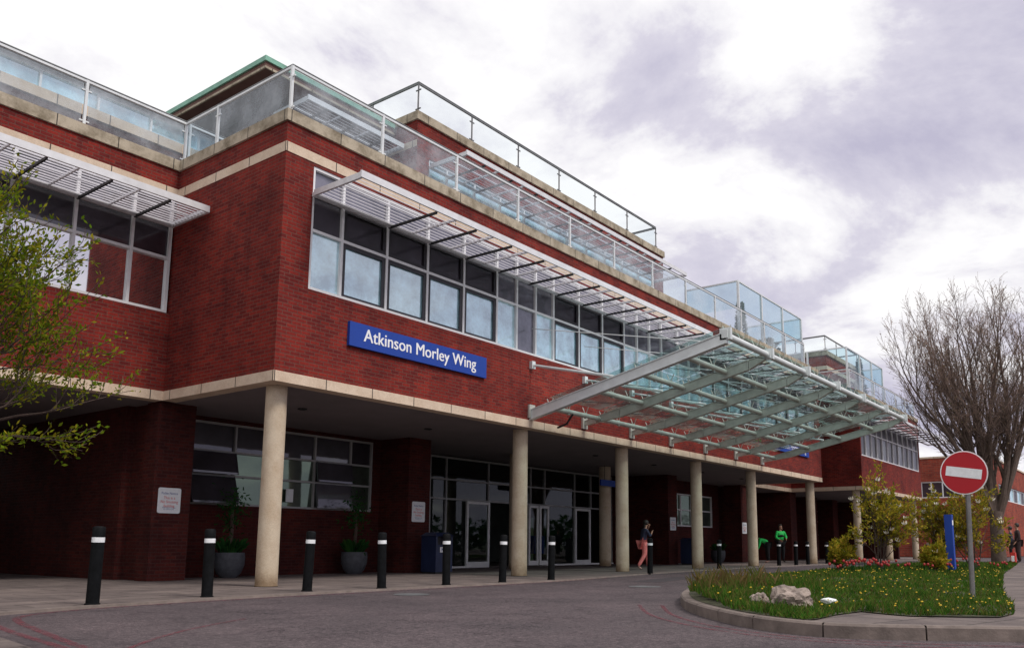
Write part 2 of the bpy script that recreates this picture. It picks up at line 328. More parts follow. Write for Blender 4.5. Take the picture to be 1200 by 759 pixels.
# ------------------------------------------------------------------ ground
ZR=-.03
struct(MB().quad((-900,-900,-.06),(900,-900,-.06),(900,900,-.06),(-900,900,-.06)).build('ground','ground'))
struct(MB().quad((-60,-60,ZR),(120,-60,ZR),(120,1.2,ZR),(-60,1.2,ZR)).build('road','asphalt'))
def poly(name,pts,z,mat):
    tri=geometry.tessellate_polygon([[Vector((p[0],p[1],0)) for p in pts]])
    b=MB(); b.add([(p[0],p[1],z) for p in pts],[tuple(t) for t in tri])
    me_=b
    # make every face point up
    fs=[]
    for t in b.f:
        a,c,d=[Vector(b.v[i]) for i in t]
        fs.append(t if (c-a).cross(d-a).z>0 else t[::-1])
    b.f=fs
    return b.build(name,mat)
edge=[(-14,-7.0),(-8,-3.3),(-6.0,-2.75),(-5.0,-2.25),(-3.9,-1.95),(-2,-1.68),(.5,-1.62),(3,-1.62),(7,-1.62),(9.5,-1.2),(12.6,-.75),(17,-.35),(22,-.15),(30,-.15),(60,-.15)]
struct(poly('pavement',edge+[(60,24),(-30,24),(-30,-7)],0,'slab'))
kb=MB()
for (a,b_) in zip(edge[:-1],edge[1:]):
    kb.quad((a[0],a[1]+.0,.004),(a[0],a[1]-.13,.004),(b_[0],b_[1]-.13,.004),(b_[0],b_[1],.004))
    kb.quad((a[0],a[1]-.13,.004),(a[0],a[1]-.14,ZR),(b_[0],b_[1]-.14,ZR),(b_[0],b_[1]-.13,.004))
struct(kb.build('pavement_kerb','kerb'))
# island
front=[(36,-3.9),(16,-4.75),(8.5,-5.55),(5,-6.2),(2.8,-6.95),(1.1,-7.85),(.1,-8.6),(-.62,-9.3),(-1.0,-9.78),(-1.2,-10.2),(-1.28,-10.6),(-1.15,-11.0),(-.9,-11.45),(-.5,-12.1),(.1,-13.1),(.8,-14.5),(1.6,-16.5),(3,-22)]
def smooth_line(pts,n=4):
    o=[]
    for i in range(len(pts)-1):
        p0=Vector(pts[max(i-1,0)]);p1=Vector(pts[i]);p2=Vector(pts[i+1]);p3=Vector(pts[min(i+2,len(pts)-1)])
        for k in range(n):
            t=k/n; o.append(.5*((2*p1)+(p2-p0)*t+(2*p0-5*p1+4*p2-p3)*t*t+(3*p1-p0-3*p2+p3)*t**3))
    o.append(Vector(pts[-1])); return o
fl=smooth_line(front,5)
kb=MB()
acc=0; stone=[]
def offs(i,d):
    a=fl[max(i-1,0)];b=fl[min(i+1,len(fl)-1)];t=(b-a).normalized();n=Vector((-t.y,t.x)); return fl[i]+n*d
start=0
TOPK=.1
for i in range(1,len(fl)):
    acc+=(fl[i]-fl[i-1]).length
    if acc>.85 or i==len(fl)-1:
        g=.0
        for j in range(start,i):
            a0,a1=offs(j,0),offs(j+1,0); i0,i1=offs(j,.13),offs(j+1,.13); m0,m1=offs(j,.02),offs(j+1,.02)
            if j==start: t=(a1-a0).normalized()*.008; a0=a0+t;i0=i0+t;m0=m0+t
            if j==i-1: t=(a1-a0).normalized()*.008; a1=a1-t;i1=i1-t;m1=m1-t
            kb.quad((*a0,ZR-.02),(*a1,ZR-.02),(*a1,TOPK-.02),(*a0,TOPK-.02))
            kb.quad((*a0,TOPK-.02),(*a1,TOPK-.02),(*m1,TOPK),(*m0,TOPK))
            kb.quad((*m0,TOPK),(*m1,TOPK),(*i1,TOPK),(*i0,TOPK))
            if j==start: kb.quad((*a0,ZR),(*i0,ZR),(*i0,TOPK),(*a0,TOPK-.02))
            if j==i-1: kb.quad((*a1,ZR),(*i1,ZR),(*i1,TOPK),(*a1,TOPK-.02))
        acc=0; start=i
struct(kb.build('island_kerb','kerb'))
inner=[offs(i,.11) for i in range(len(fl))]
struct(poly('island_pavement',[tuple(p) for p in inner]+[(36,-22)],TOPK-.006,'slab2'))
gp=[tuple(offs(i,.125)) for i in range(0,len(fl)) if fl[i].y>-10.35 ]
gp+= [(-.95,-10.36),(-.3,-10.33),(.34,-10.40),(.15,-10.7),(.05,-10.97),(.28,-11.4),(.51,-11.72),(1.1,-11.76),(1.71,-11.68),(2.6,-11.55),(4.2,-11.25),(6.98,-10.79),(15.87,-9.49),(32.77,-7.58)]
struct(poly('island_soil',gp,TOPK+.006,'soil'))
def inpoly(x,y,P):
    c=False;j=len(P)-1
    for i in range(len(P)):
        if (P[i][1]>y)!=(P[j][1]>y) and x<(P[j][0]-P[i][0])*(y-P[i][1])/(P[j][1]-P[i][1])+P[i][0]: c=not c
        j=i
    return c
def hill(x,y): return .0+.025*math.sin(x*3.1+y)*math.sin(y*3.7)+.13*math.exp(-((x-1.8)**2/3+(y+8.6)**2/.9))+.10*math.exp(-((x-8)**2/20+(y+7.7)**2/2))
# grass mound surface, then blades
tb=MB(); gx=.22
for i in range(int(36/gx)):
    for j in range(int(9/gx)):
        x=-1.3+i*gx;y=-12+j*gx
        if all(inpoly(a,b,gp) for a,b in ((x-.06,y-.06),(x+gx+.06,y-.06),(x+gx+.06,y+gx+.06),(x-.06,y+gx+.06))):
            q=[(x,y),(x+gx,y),(x+gx,y+gx),(x,y+gx)]
            tb.quad(*[(a,b,TOPK+.008+hill(a,b)) for a,b in q])
struct(tb.build('earth_mound','soil'))
gb=MB(); cnt=0; tries=0
def blade(b,x,y,z,h,w,lean):
    a=R.uniform(0,6.283); dx,dy=math.cos(a)*w/2,math.sin(a)*w/2; lx,ly=R.uniform(-lean,lean),R.uniform(-lean,lean)
    b.add([(x-dx,y-dy,z),(x+dx,y+dy,z),(x+lx*.4+dx*.7,y+ly*.4+dy*.7,z+h*.6),(x+lx,y+ly,z+h)],[(0,1,2),(0,2,3)])
while cnt<62000 and tries<900000:
    tries+=1
    x=-1.4+34*R.random()**2.3; y=R.uniform(-12,-4)
    if not inpoly(x,y,gp): continue
    d=math.hypot(x-C.x,y-C.y)
    patch=.5+.5*math.sin(x*2.1+1.3*math.sin(y*1.7))*math.sin(y*2.9+math.cos(x*1.3))
    h=R.uniform(.025,.06)*(1+1.1*patch)+(.05 if R.random()<.04 else 0)
    if -0.3<x<4 and y>-9.4: h*=1.35
    w=.012*max(1,d/11)
    blade(gb,x,y,TOPK+hill(x,y),h,w,.05); cnt+=1
tag(gb.build('grass','grass'),'rough green grass covering the raised kerbed island','grass',kind='stuff')
wb=MB()
for i in range(520):
    x=R.gauss(1.7,.75);y=-8.1+R.gauss(0,.35)
    if inpoly(x,y,gp): blade(wb,x,y,TOPK+hill(x,y),R.uniform(.12,.34),.009,.16)
tag(wb.build('dry_weeds','weed'),'clump of tall reddish dry weed stems on the near back edge of the island','weeds',kind='stuff')
fb=MB()
def star(b,x,y,z,r,n=6):
    c=(x,y,z); b.add([c]+[(x+r*math.cos(6.283*k/n),y+r*math.sin(6.283*k/n),z+r*R.uniform(-.2,.5)) for k in range(n)],[(0,k+1,(k+1)%n+1) for k in range(n)])
k=0
while k<400:
    x=-1.2+20*R.random()**1.7;y=R.uniform(-12,-5.5)
    if not inpoly(x,y,gp): continue
    if math.sin(x*1.9+y)*math.cos(y*2.3-x)<-.15 and R.random()<.75: continue
    z=TOPK+hill(x,y)+R.uniform(.04,.11); d=math.hypot(x-C.x,y-C.y)
    q_=R.uniform(.55,1.25)*max(1,d/15); fb.lathe((x,y,z),[(.003,-.008),(.013*q_,0),(.009*q_,.009)],6); k+=1
tag(fb.build('yellow_flowers','yellow'),'small yellow dandelion flowers scattered through the island grass','flowers',kind='stuff')
def tulips(cx,cy,sx,sy,n,label,hi=.34):
    b=MB()
    for i in range(n):
        x=R.gauss(cx,sx);y=R.gauss(cy,sy);h=R.uniform(.16,hi); z=TOPK+hill(x,y)
        if not inpoly(x,y,gp): continue
        b.mi=1; b.tube([(x,y,z),(x+R.uniform(-.02,.02),y,z+h)],.006,4)
        blade(b,x,y,z,h*.8,.035,.08)
        b.mi=0; b.lathe((x,y,z+h),[(.012,-.01),(.032,.015),(.034,.04),(.02,.065)],6)
    o=b.build('red_flowers',['redflower','darkleaf']); tag(o,label,'flowers',kind='stuff')
tulips(12.8,-6.9,1.0,.4,45,'bed of red tulips at the foot of the tallest magnolia')
tulips(16.5,-7.7,1.6,.6,34,'bed of red tulips between the two far magnolias and the grass')
tulips(20,-8.9,1.4,.5,24,'thin line of red tulips near the right hand path')
# red lines painted on the road
def stripe(b,pts,w,z):
    pts=smooth_line(pts,8)
    for i in range(len(pts)-1):
        a,c=pts[i],pts[i+1]
        t0=(pts[min(i+1,len(pts)-1)]-pts[max(i-1,0)]).normalized(); t1=(pts[min(i+2,len(pts)-1)]-pts[i]).normalized()
        n0=Vector((-t0.y,t0.x))*w/2; n1=Vector((-t1.y,t1.x))*w/2
        b.quad((*(a-n0),z),(*(c-n1),z),(*(c+n1),z),(*(a+n0),z))
rb=MB()
stripe(rb,[(9.0,-1.6),(4,-2.0),(0,-2.0),(-2,-2.0),(-3.6,-2.15),(-4.56,-2.42),(-5.08,-2.85),(-5.36,-3.62),(-5.6,-4.7),(-5.92,-6.22),(-6.3,-8.5)],.085,ZR+.004)
stripe(rb,[(-5.3,-2.62),(-5.52,-3.1),(-5.64,-3.75),(-5.8,-4.6),(-6.02,-6.05),(-6.4,-8.5)],.08,ZR+.005)
rb2=rb
stripe(rb2,[(1.4,-7.35),(.1,-8.2),(-.75,-9.0),(-1.28,-9.8),(-1.47,-10.5),(-1.36,-11.2),(-1.0,-12.0),(-.15,-13.5)],.055,ZR+.004)
stripe(rb2,[(1.2,-7.1),(-.15,-8.05),(-1.0,-8.95),(-1.5,-9.8),(-1.68,-10.5),(-1.58,-11.3),(-1.22,-12.1),(-.4,-13.5)],.05,ZR+.005)
stripe(rb2,[(-3.6,-4.9),(-4.3,-5.3),(-4.96,-5.78),(-5.65,-6.44),(-6.3,-7.2)],.05,ZR+.006)
struct(rb.build('road_marking','redline'))
M['tar']=simple('tar_patch',(.045,.036,.041),.85,0,.4,18)
struct(poly('road_patch',[(7.5,-3.1),(11.6,-2.3),(11.9,-2.9),(7.8,-3.75)],ZR+.0025,'tar'))
struct(poly('corner_pavement',[(-6.05,-4.55),(-6.15,-5.3),(-6.3,-6.3),(-7,-9.5),(-16,-12),(-16,-6),(-8.5,-4.3),(-6.8,-4.05)],.0,'slab'))
for (x,y,rr) in ((5.86,-4.5,.33),(.84,-2.95,.3)):
    mh=MB(); mh.lathe((x,y,ZR+.003),[(rr,0),(rr,.004),(rr*.86,.004),(rr*.84,.001),(rr*.3,.001),(rr*.28,.003),(.01,.003)],24)
    o=mh.build('manhole_cover','greymetal'); tag(o,'round iron manhole cover in the road %s'%('nearest the left bollards' if x<3 else 'in front of the entrance columns'),'manhole cover','manhole covers in the road')

# ------------------------------------------------------------------ main building
ZB,ZBT,ZUB,ZUT,ZCB,ZCT=3.80,4.0,8.36,8.56,8.98,9.22
D=3.9; X1=30.4
bld=thing('hospital_building','long two storey red brick building with white columns, sunshades and glass roof railings','building',(15,4,0))
MB()
wl=MB()
WX0,WX1,WZ0,WZ1=.67,29.7,5.74,8.3
wl.box(.0,X1,.0,.3,ZBT,WZ0).box(0,WX0,0,.3,WZ0,WZ1).box(WX1,X1,0,.3,WZ0,WZ1).box(0,X1,0,.3,WZ1,ZUB).box(0,X1,0,.3,ZUT,ZCB)
wl.box(0,.3,.3,12,ZBT,ZUB).box(0,.3,.3,12,ZUT,ZCB)                       # left return
wl.box(X1-.3,X1,.3,12,ZBT,ZUB).box(X1-.3,X1,.3,12,ZUT,ZCB)
wl.build('wall','brick',bld)
# set-back left part
LX=-12
wl=MB(); wl.box(LX,-.0,D,D+.3,ZBT,5.72).box(LX,0,D,D+.3,8.3,ZUB).box(LX,0,D,D+.3,ZUT,ZCB)
wl.build('wall','brick',bld); wl=MB()
wl.box(X1,36.9,D,D+.3,ZBT,ZUB).box(X1,36.9,D,D+.3,ZUT,ZCB)
wl.build('wall','brick',bld)
st=MB(); e=.012
st.box(-e,X1+e,-e,.3,ZB,ZBT).box(-e,.3,.3,D,ZB,ZBT).box(LX,-e,D-e,D+.3,ZB,ZBT).box(X1-.3,X1+e,.3,D,ZB,ZBT).box(X1+e,36.9,D-e,D+.3,ZB,ZBT)
st.box(-e,X1+e,-e,.3,ZUB,ZUT).box(-e,.3,.3,D,ZUB,ZUT).box(LX,-e,D-e,D+.3,ZUB,ZUT)
st.build('stone_band','stone',bld)
cp=MB(); o_=.05
cp.box(-o_,X1+o_,-o_,.38,ZCB,ZCT).box(-o_,.38,.38,D-o_,ZCB,ZCT).box(LX,.38,D-o_,D+.38,ZCB,ZCT).box(X1-.33,X1+o_,.38,12,ZCB,ZCT)
cp.build('coping','coping',bld)
MB().box(.38,X1-.33,.38,24,8.9,8.97).box(LX,.38,D+.38,24,8.9,8.97).box(X1-.33,37,12,24,8.9,8.97).build('roof','roof',bld)
fd=MB(); fd.box(X1+o_,36.2,.0,.25,8.72,9.12).box(X1+o_,36.2,.25,4.2,9.02,9.12); fd.build('fascia','greymetal',bld)
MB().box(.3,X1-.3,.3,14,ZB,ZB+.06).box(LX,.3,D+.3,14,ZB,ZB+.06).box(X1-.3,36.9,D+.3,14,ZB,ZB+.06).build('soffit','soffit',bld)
cols_x=[(.44,.5),(8.04,.5),(13.15,.5),(18.25,.5),(23.17,.5),(30.1,.5)]
for x,y in cols_x:
    MB().lathe((x,y,0),[(.215,0),(.215,.02),(.205,.02),(.20,1.7),(.2,3.8)],32).build('column','column',bld,True)
MB().lathe((18.25,4.4,0),[(.23,0),(.23,3.8)],28).build('column','column',bld,True)
MB().lathe((12.75,4.4,0),[(.23,0),(.23,3.8)],28).build('column','column',bld,True)
# ground floor walls and piers
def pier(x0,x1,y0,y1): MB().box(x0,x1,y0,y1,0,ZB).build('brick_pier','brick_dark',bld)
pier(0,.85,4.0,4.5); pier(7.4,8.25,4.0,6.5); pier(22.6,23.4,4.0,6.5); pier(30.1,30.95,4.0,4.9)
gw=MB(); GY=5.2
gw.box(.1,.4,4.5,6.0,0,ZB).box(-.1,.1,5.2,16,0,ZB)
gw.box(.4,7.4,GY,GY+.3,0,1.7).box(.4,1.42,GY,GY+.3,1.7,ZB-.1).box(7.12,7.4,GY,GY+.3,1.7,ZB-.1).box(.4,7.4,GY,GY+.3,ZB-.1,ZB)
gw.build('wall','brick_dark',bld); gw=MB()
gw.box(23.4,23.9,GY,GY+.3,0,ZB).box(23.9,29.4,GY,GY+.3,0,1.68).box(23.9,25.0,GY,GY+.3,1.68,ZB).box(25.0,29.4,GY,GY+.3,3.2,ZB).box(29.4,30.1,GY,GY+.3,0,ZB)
gw.box(30.95,37,7,7.3,0,ZB).box(-12,-.1,15.9,16.2,0,ZB).box(-12,-11.7,4,16,0,ZB).box(22.0,22.6,6.3,6.6,0,ZB).box(30.9,31.1,4.9,7,0,ZB)  # left undercroft's end and side walls are added to keep the passage dark
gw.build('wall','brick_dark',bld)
def window(x0,x1,y,z0,z1,mull,trans,panes,fw_=.055,fm='frame',casements=(),dep=.09,parent=bld,axis='x',dirn=-1,casemat='casement'):
    """strip window; axis 'x' lies in plane y. panes: f(i,j)->material"""
    fr=MB()
    def bx(b,a0,a1,d0,d1,c0,c1):
        if axis=='x': b.box(a0,a1,min(d0,d1),max(d0,d1),c0,c1)
        else: b.box(min(d0,d1),max(d0,d1),a0,a1,c0,c1)
    xs=[x0]+list(mull)+[x1]; zs=[z0]+list(trans)+[z1]
    f0,f1=y+dirn*.02,y-dirn*dep
    bx(fr,x0,x1,f0,f1,z0,z0+fw_); bx(fr,x0,x1,f0,f1,z1-fw_,z1)
    bx(fr,x0,x0+fw_,f0,f1,z0+fw_,z1-fw_); bx(fr,x1-fw_,x1,f0,f1,z0+fw_,z1-fw_)
    for m in mull: bx(fr,m-fw_/2,m+fw_/2,f0+.003*(-dirn),f1,z0+fw_,z1-fw_)
    for t in trans:
        for a,b2 in zip(xs[:-1],xs[1:]):
            bx(fr,a+fw_*.5+.001,b2-fw_*.5-.001,f0-dirn*.006,f1,t-fw_/2,t+fw_/2)
    frame=fr.build('window',fm,parent)
    groups={}
    for i in range(len(xs)-1):
        for j in range(len(zs)-1):
            m=panes(i,j)
            if m: groups.setdefault(m,[]).append((xs[i],xs[i+1],zs[j],zs[j+1]))
    for m,ls in groups.items():
        pb=MB()
        for a,b2,c,d in ls:
            ti=R.uniform(-.004,.004); 
            if axis=='x': pb.quad((a,y+.05+ti,c),(b2,y+.05-ti,c),(b2,y+.05-ti,d),(a,y+.05+ti,d))
            else: pb.quad((y-dirn*.05,a,c),(y-dirn*.05,b2,c),(y-dirn*.05,b2,d),(y-dirn*.05,a,d))
        pb.build('pane',m,frame)
    for i,j in casements:
        a,b2,c,d=xs[i]+fw_/2,xs[i+1]-fw_/2,zs[j]+fw_/2,zs[j+1]-fw_/2; cb_=MB(); t=.085
        bx(cb_,a,b2,y+dirn*-.004,y+.03,c,c+t); bx(cb_,a,b2,y-dirn*.004,y+.03,d-t,d); bx(cb_,a,a+t,y-dirn*.004,y+.03,c+t,d-t); bx(cb_,b2-t,b2,y-dirn*.004,y+.03,c+t,d-t)
        cb_.build('casement',casemat,frame)
    return frame
W=[1.48,2.72,3.97,5.21,6.45,7.26,8.07,8.88,10.12,11.36,12.6,13.4,14.2]
W+= [15.0]+[round(30.37-m,2) for m in reversed(W[:]) if 30.37-m>15.3]
cas=[(i,0) for i in (1,2,3,4)]+[(8,0),(9,0),(10,0)]
n_=len(W)+1
cas+=[(n_-1-i,0) for i,_ in cas]
casset=set(i for i,_ in cas)
def fp(i,j):
    if j==0: return 'pane_violet' if i in (6,n_-7) else 'pane'
    return 'pane_dark' if (i in casset or i==0) and j==1 else ('pane_violet')
frw=window(WX0,WX1,.04,WZ0,WZ1,W,[6.97,7.72],fp,.06,casements=cas+[(i,1) for i,_ in cas])
LW=[-.92,-2.08,-3.25,-4.42,-5.6,-6.8,-8,-9.2,-10.4]
window(LX,-.06,D+.04,5.72,8.3,sorted(LW),[6.95,7.72],lambda i,j:'pane_white' if j==0 else 'pane_dark',.06)
# blind backing behind strip windows keeps rooms dark
MB().box(.3,X1-.3,.9,1.0,ZBT,ZCB-.1).box(LX,0,D+.9,D+1.0,ZBT,ZCB-.1).build('window_backing','interior',bld)
# ground windows
def gp1(i,j): return 'pane_ground'
w1=window(1.42,7.12,GY+.05,1.7,3.70,[2.68,5.1,6.33],[2.42,3.0],lambda i,j:'pane_dark' if (i in (0,2) or j==2) else 'pane_ground',.05,'frame_dim')
for (a,b2,c,d,t) in ((1.46,2.65,1.74,2.39,.25),(1.46,2.65,2.45,2.97,.16),(5.13,6.3,1.74,2.39,.10),(5.13,6.3,2.45,2.97,.10)):
    s=MB(); y0=GY+.02
    s.quad((a,y0-.02,d),(b2,y0-.02,d),(b2,y0-t,c),(a,y0-t,c)); s.quad((a,y0-.05,d),(b2,y0-.05,d),(b2,y0-t-.03,c),(a,y0-t-.03,c))
    s.bar((a,y0-.03,d),(a,y0-t-.02,c),.05,.04,(1,0,0)).bar((b2,y0-.03,d),(b2,y0-t-.02,c),.05,.04,(1,0,0)).bar((a,y0-t-.02,c+.02),(b2,y0-t-.02,c+.02),.04,.05)
    s.build('open_casement','pane_dark',w1)
w1n=MB().box(4.2,4.42,GY-.0,GY+.03,1.86,2.2); w1n.build('window_notice','noticewhite',w1)
MB().lathe((0,0,0),[(.001,0),(.05,.0),(.05,.002)],16) 
window(25.0,29.4,GY+.05,1.68,3.2,[26.1,27.2,28.3],[2.45],lambda i,j:'pane_ground',.06,'frame')
MB().box(23.0,23.25,GY-.3,GY,1.7,3.0).build('narrow_window','greenwall',bld)
# entrance glazing
EY=6.5
ent=MB(); 
def vbar(b,x,z0,z1,w_=.07,y=EY): b.box(x-w_/2,x+w_/2,y-.06,y+.06,z0,z1)
for x in (8.29,9.5,10.74,11.52,13.72,15.05,16.2,17.1,19.15,20.35,21.2,22.0): vbar(ent,x,2.35,3.72,.05)
for z in (3.72,2.98,2.32): ent.box(8.25,22.3,EY-.065,EY+.055,z-.03,z+.03)
for x in (8.29,9.5,10.74,11.52,19.15,22.0): vbar(ent,x,.0,2.29,.07)
entg=ent.build('entrance_screen','frame_dim',bld)
ep=MB()
for a,b2 in ((8.3,9.5),(9.5,10.74),(10.74,11.52),(11.52,13.72),(17.1,19.15),(20.35,22)): ep.quad((a,EY,.06),(b2,EY,.06),(b2,EY,2.3),(a,EY,2.3))
ep.quad((8.3,EY,2.35),(22.3,EY,2.35),(22.3,EY,3.7),(8.3,EY,3.7)); ep.build('pane','pane_clear',entg)
def door(x0,x1,y,parent,label=None):
    b=MB(); t=.09
    b.box(x0,x0+t,y-.05,y+.02,.03,2.28).box(x1-t,x1,y-.05,y+.02,.03,2.28).box(x0+t,x1-t,y-.05,y+.02,.03,.2).box(x0+t,x1-t,y-.05,y+.02,2.19,2.28)
    d=b.build('glass_door','white',parent); MB().quad((x0+t,y-.01,.2),(x1-t,y-.01,.2),(x1-t,y-.01,2.19),(x0+t,y-.01,2.19)).build('pane','pane_clear',d)
    MB().tube([(x1-.16,y-.09,.9),(x1-.16,y-.09,1.4)],.015,6).build('handle','whitemetal',d)
door(12.5,13.72,EY-.08,bld); door(16.0,16.6,EY-.08,bld); door(16.62,17.2,EY-.14,bld); door(19.18,20.3,EY-.02,bld); 
MB().box(11.5,13.75,EY-.1,EY+.1,0,.06).box(17.1,22,EY-.1,EY+.1,0,.06).build('threshold','white',bld)
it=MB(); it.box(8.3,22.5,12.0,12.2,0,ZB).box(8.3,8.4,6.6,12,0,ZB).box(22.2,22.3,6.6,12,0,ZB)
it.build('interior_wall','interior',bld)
MB().box(8.3,22.3,6.6,12,.004,.02).build('interior_floor','intfloor',bld)
MB().box(12.2,13.3,8.6,9.3,.02,1.1).box(17.6,18.4,8,8.5,.02,1.9).build('reception_desk','greenwall',bld)
MB().box(17.45,18.15,7.2,7.5,.45,1.15).build('vending_display','blue',bld)
for x in range(2,30,4):
    for y in (2.3,):
        MB().lathe((x+.4,y,ZB-.03),[(.10,.03),(.10,0),(.07,0),(.05,.02)],14).build('downlight','darkmetal',bld)
# sunshades
def sunshade(x0,x1,y0,z,dep,brk,name='sunshade',parent=bld,n=11,zs=0):
    b=MB()
    b.box(x0,x1,y0-dep-.04,y0-dep,z-.05,z+.09)                       # front channel
    b.box(x0,x1,y0-.07,y0-.02,z-.07,z+.01)
    b.box(x0,x0+.05,y0-dep,y0-.07,z-.06,z+.06).box(x1-.05,x1,y0-dep,y0-.07,z-.06,z+.06)
    fr=b.build(name,'louvre',parent)
    s=MB()
    for k in range(n):
        y=y0-.13-(dep-.18)*k/(n-1)
        s.add([(x0+.05,y-.035,z-.028),(x1-.05,y-.035,z-.028),(x1-.05,y+.035,z+.022),(x0+.05,y+.035,z+.022),
               (x0+.05,y-.035,z-.020),(x1-.05,y-.035,z-.020),(x1-.05,y+.035,z+.030),(x0+.05,y+.035,z+.030)],
              [(0,1,2,3),(7,6,5,4),(0,4,5,1),(3,2,6,7)])
    s.build('slats','slat',fr)
    for x in brk: MB().box(x-.02,x+.02,y0-dep+.01,y0,z-.085,z-.035).build('bracket','darkmetal',fr)
    mid=MB()
    for a,c in zip(brk[:-1],brk[1:]): mid.box((a+c)/2-.01,(a+c)/2+.01,y0-dep+.01,y0-.06,z-.033,z-.018+.05)
    mid.box(x0+.05,x1-.05,y0-dep*.52-.012,y0-dep*.52+.012,z+.03,z+.055)
    mid.build('spacer_rail','louvre',fr)
    return fr
sunshade(.64,15.75,0,7.70,1.45,[1.48+1.245*k*1.0 for k in range(1,12)])
sunshade(16.1,29.9,0,7.70,1.45,[17+1.245*k for k in range(0,10)])
sunshade(LX,-.08,D,7.70,1.42,[-.92-1.17*k for k in range(9,-1,-1)])

# ---------------- roof railings (each run is a railing part of the building with posts and panes)
def railing(pts,zb,h,parent,post_sp=2.4,glass='glass',two=False,name='glass_railing',posts=None,closed_top=True,pw=.055,top='whitemetal',lower=None,tall=False):
    """pts polyline in plan"""
    hr=MB(); r=.028
    P=[Vector((*p,zb+h)) for p in pts]
    for a,b2 in zip(P[:-1],P[1:]):
        hr.mi=0; hr.bar(a-Vector((0,0,.05)),b2-Vector((0,0,.05)),.05,.045)
        hr.mi=1; hr.tube([a,b2],.022,8)
    root=hr.build(name,[top,'greymetal'],parent,True)
    gl=MB(); postpos=[]
    for a,b2 in zip(P[:-1],P[1:]):
        L_=(b2-a).length; n=max(1,round(L_/post_sp)); d=(b2-a)/n; t=(b2-a).normalized()
        for k in range(n+1): postpos.append((a+d*k,t))
        for k in range(n):
            p=a+d*k+t*.06; q=a+d*(k+1)-t*.06
            gl.quad((p.x,p.y,zb+.05),(q.x,q.y,zb+.05),(q.x,q.y,zb+h-.10),(p.x,p.y,zb+h-.10))
    gl.build('glass_pane',glass,root)
    seen=[]
    for p,t in postpos:
        if any((p-s).length<.05 for s in seen): continue
        seen.append(p)
        b=MB(); b.box(p.x-pw/2,p.x+pw/2,p.y-pw/2,p.y+pw/2,zb,zb+h-.02); b.box(p.x-.07,p.x+.07,p.y-.07,p.y+.07,zb,zb+.015)
        for zz in (zb+.15,zb+h-.25): b.bar(Vector((p.x,p.y,zz))-t*.10,Vector((p.x,p.y,zz))+t*.10,.03,.03)
        b.build('post',top,root)
    return root
RZ=ZCT; RH=1.07
railing([(-10.85,D+.15),(.15,D+.15),(.15,2.75),(.15,.15),(21.9,.15),(29.1,.15)],RZ,RH,bld,2.35)
railing([(.24,D+.15),(1.15,D+.15)],RZ,RH,bld,.9)
def screen(pts,zb,h,parent,sp=2.4,name='glass_screen',glass='glass_sky'):
    hr=MB(); P=[Vector((*p,0)) for p in pts]; root=None
    for a,b2 in zip(P[:-1],P[1:]):
        hr.bar(a+Vector((0,0,zb+h)),b2+Vector((0,0,zb+h)),.06,.06)
    root=hr.build(name,'whitemetal',parent); gl=MB(); seen=[]
    for a,b2 in zip(P[:-1],P[1:]):
        n=max(1,round((b2-a).length/sp)); d=(b2-a)/n
        for k in range(n+1):
            p=a+d*k
            if any((p-s).length<.05 for s in seen): continue
            seen.append(p); MB().box(p.x-.045,p.x+.045,p.y-.045,p.y+.045,zb,zb+h-.03).build('post','whitemetal',root)
        gl.quad((*a.xy,zb+1.15),(*b2.xy,zb+1.15),(*b2.xy,zb+h-.03),(*a.xy,zb+h-.03))
    gl.build('glass_pane',glass,root); return root
screen([(21.9,2.6),(21.9,.24),(29.1,.24),(29.1,3.0)],RZ,2.28,bld)
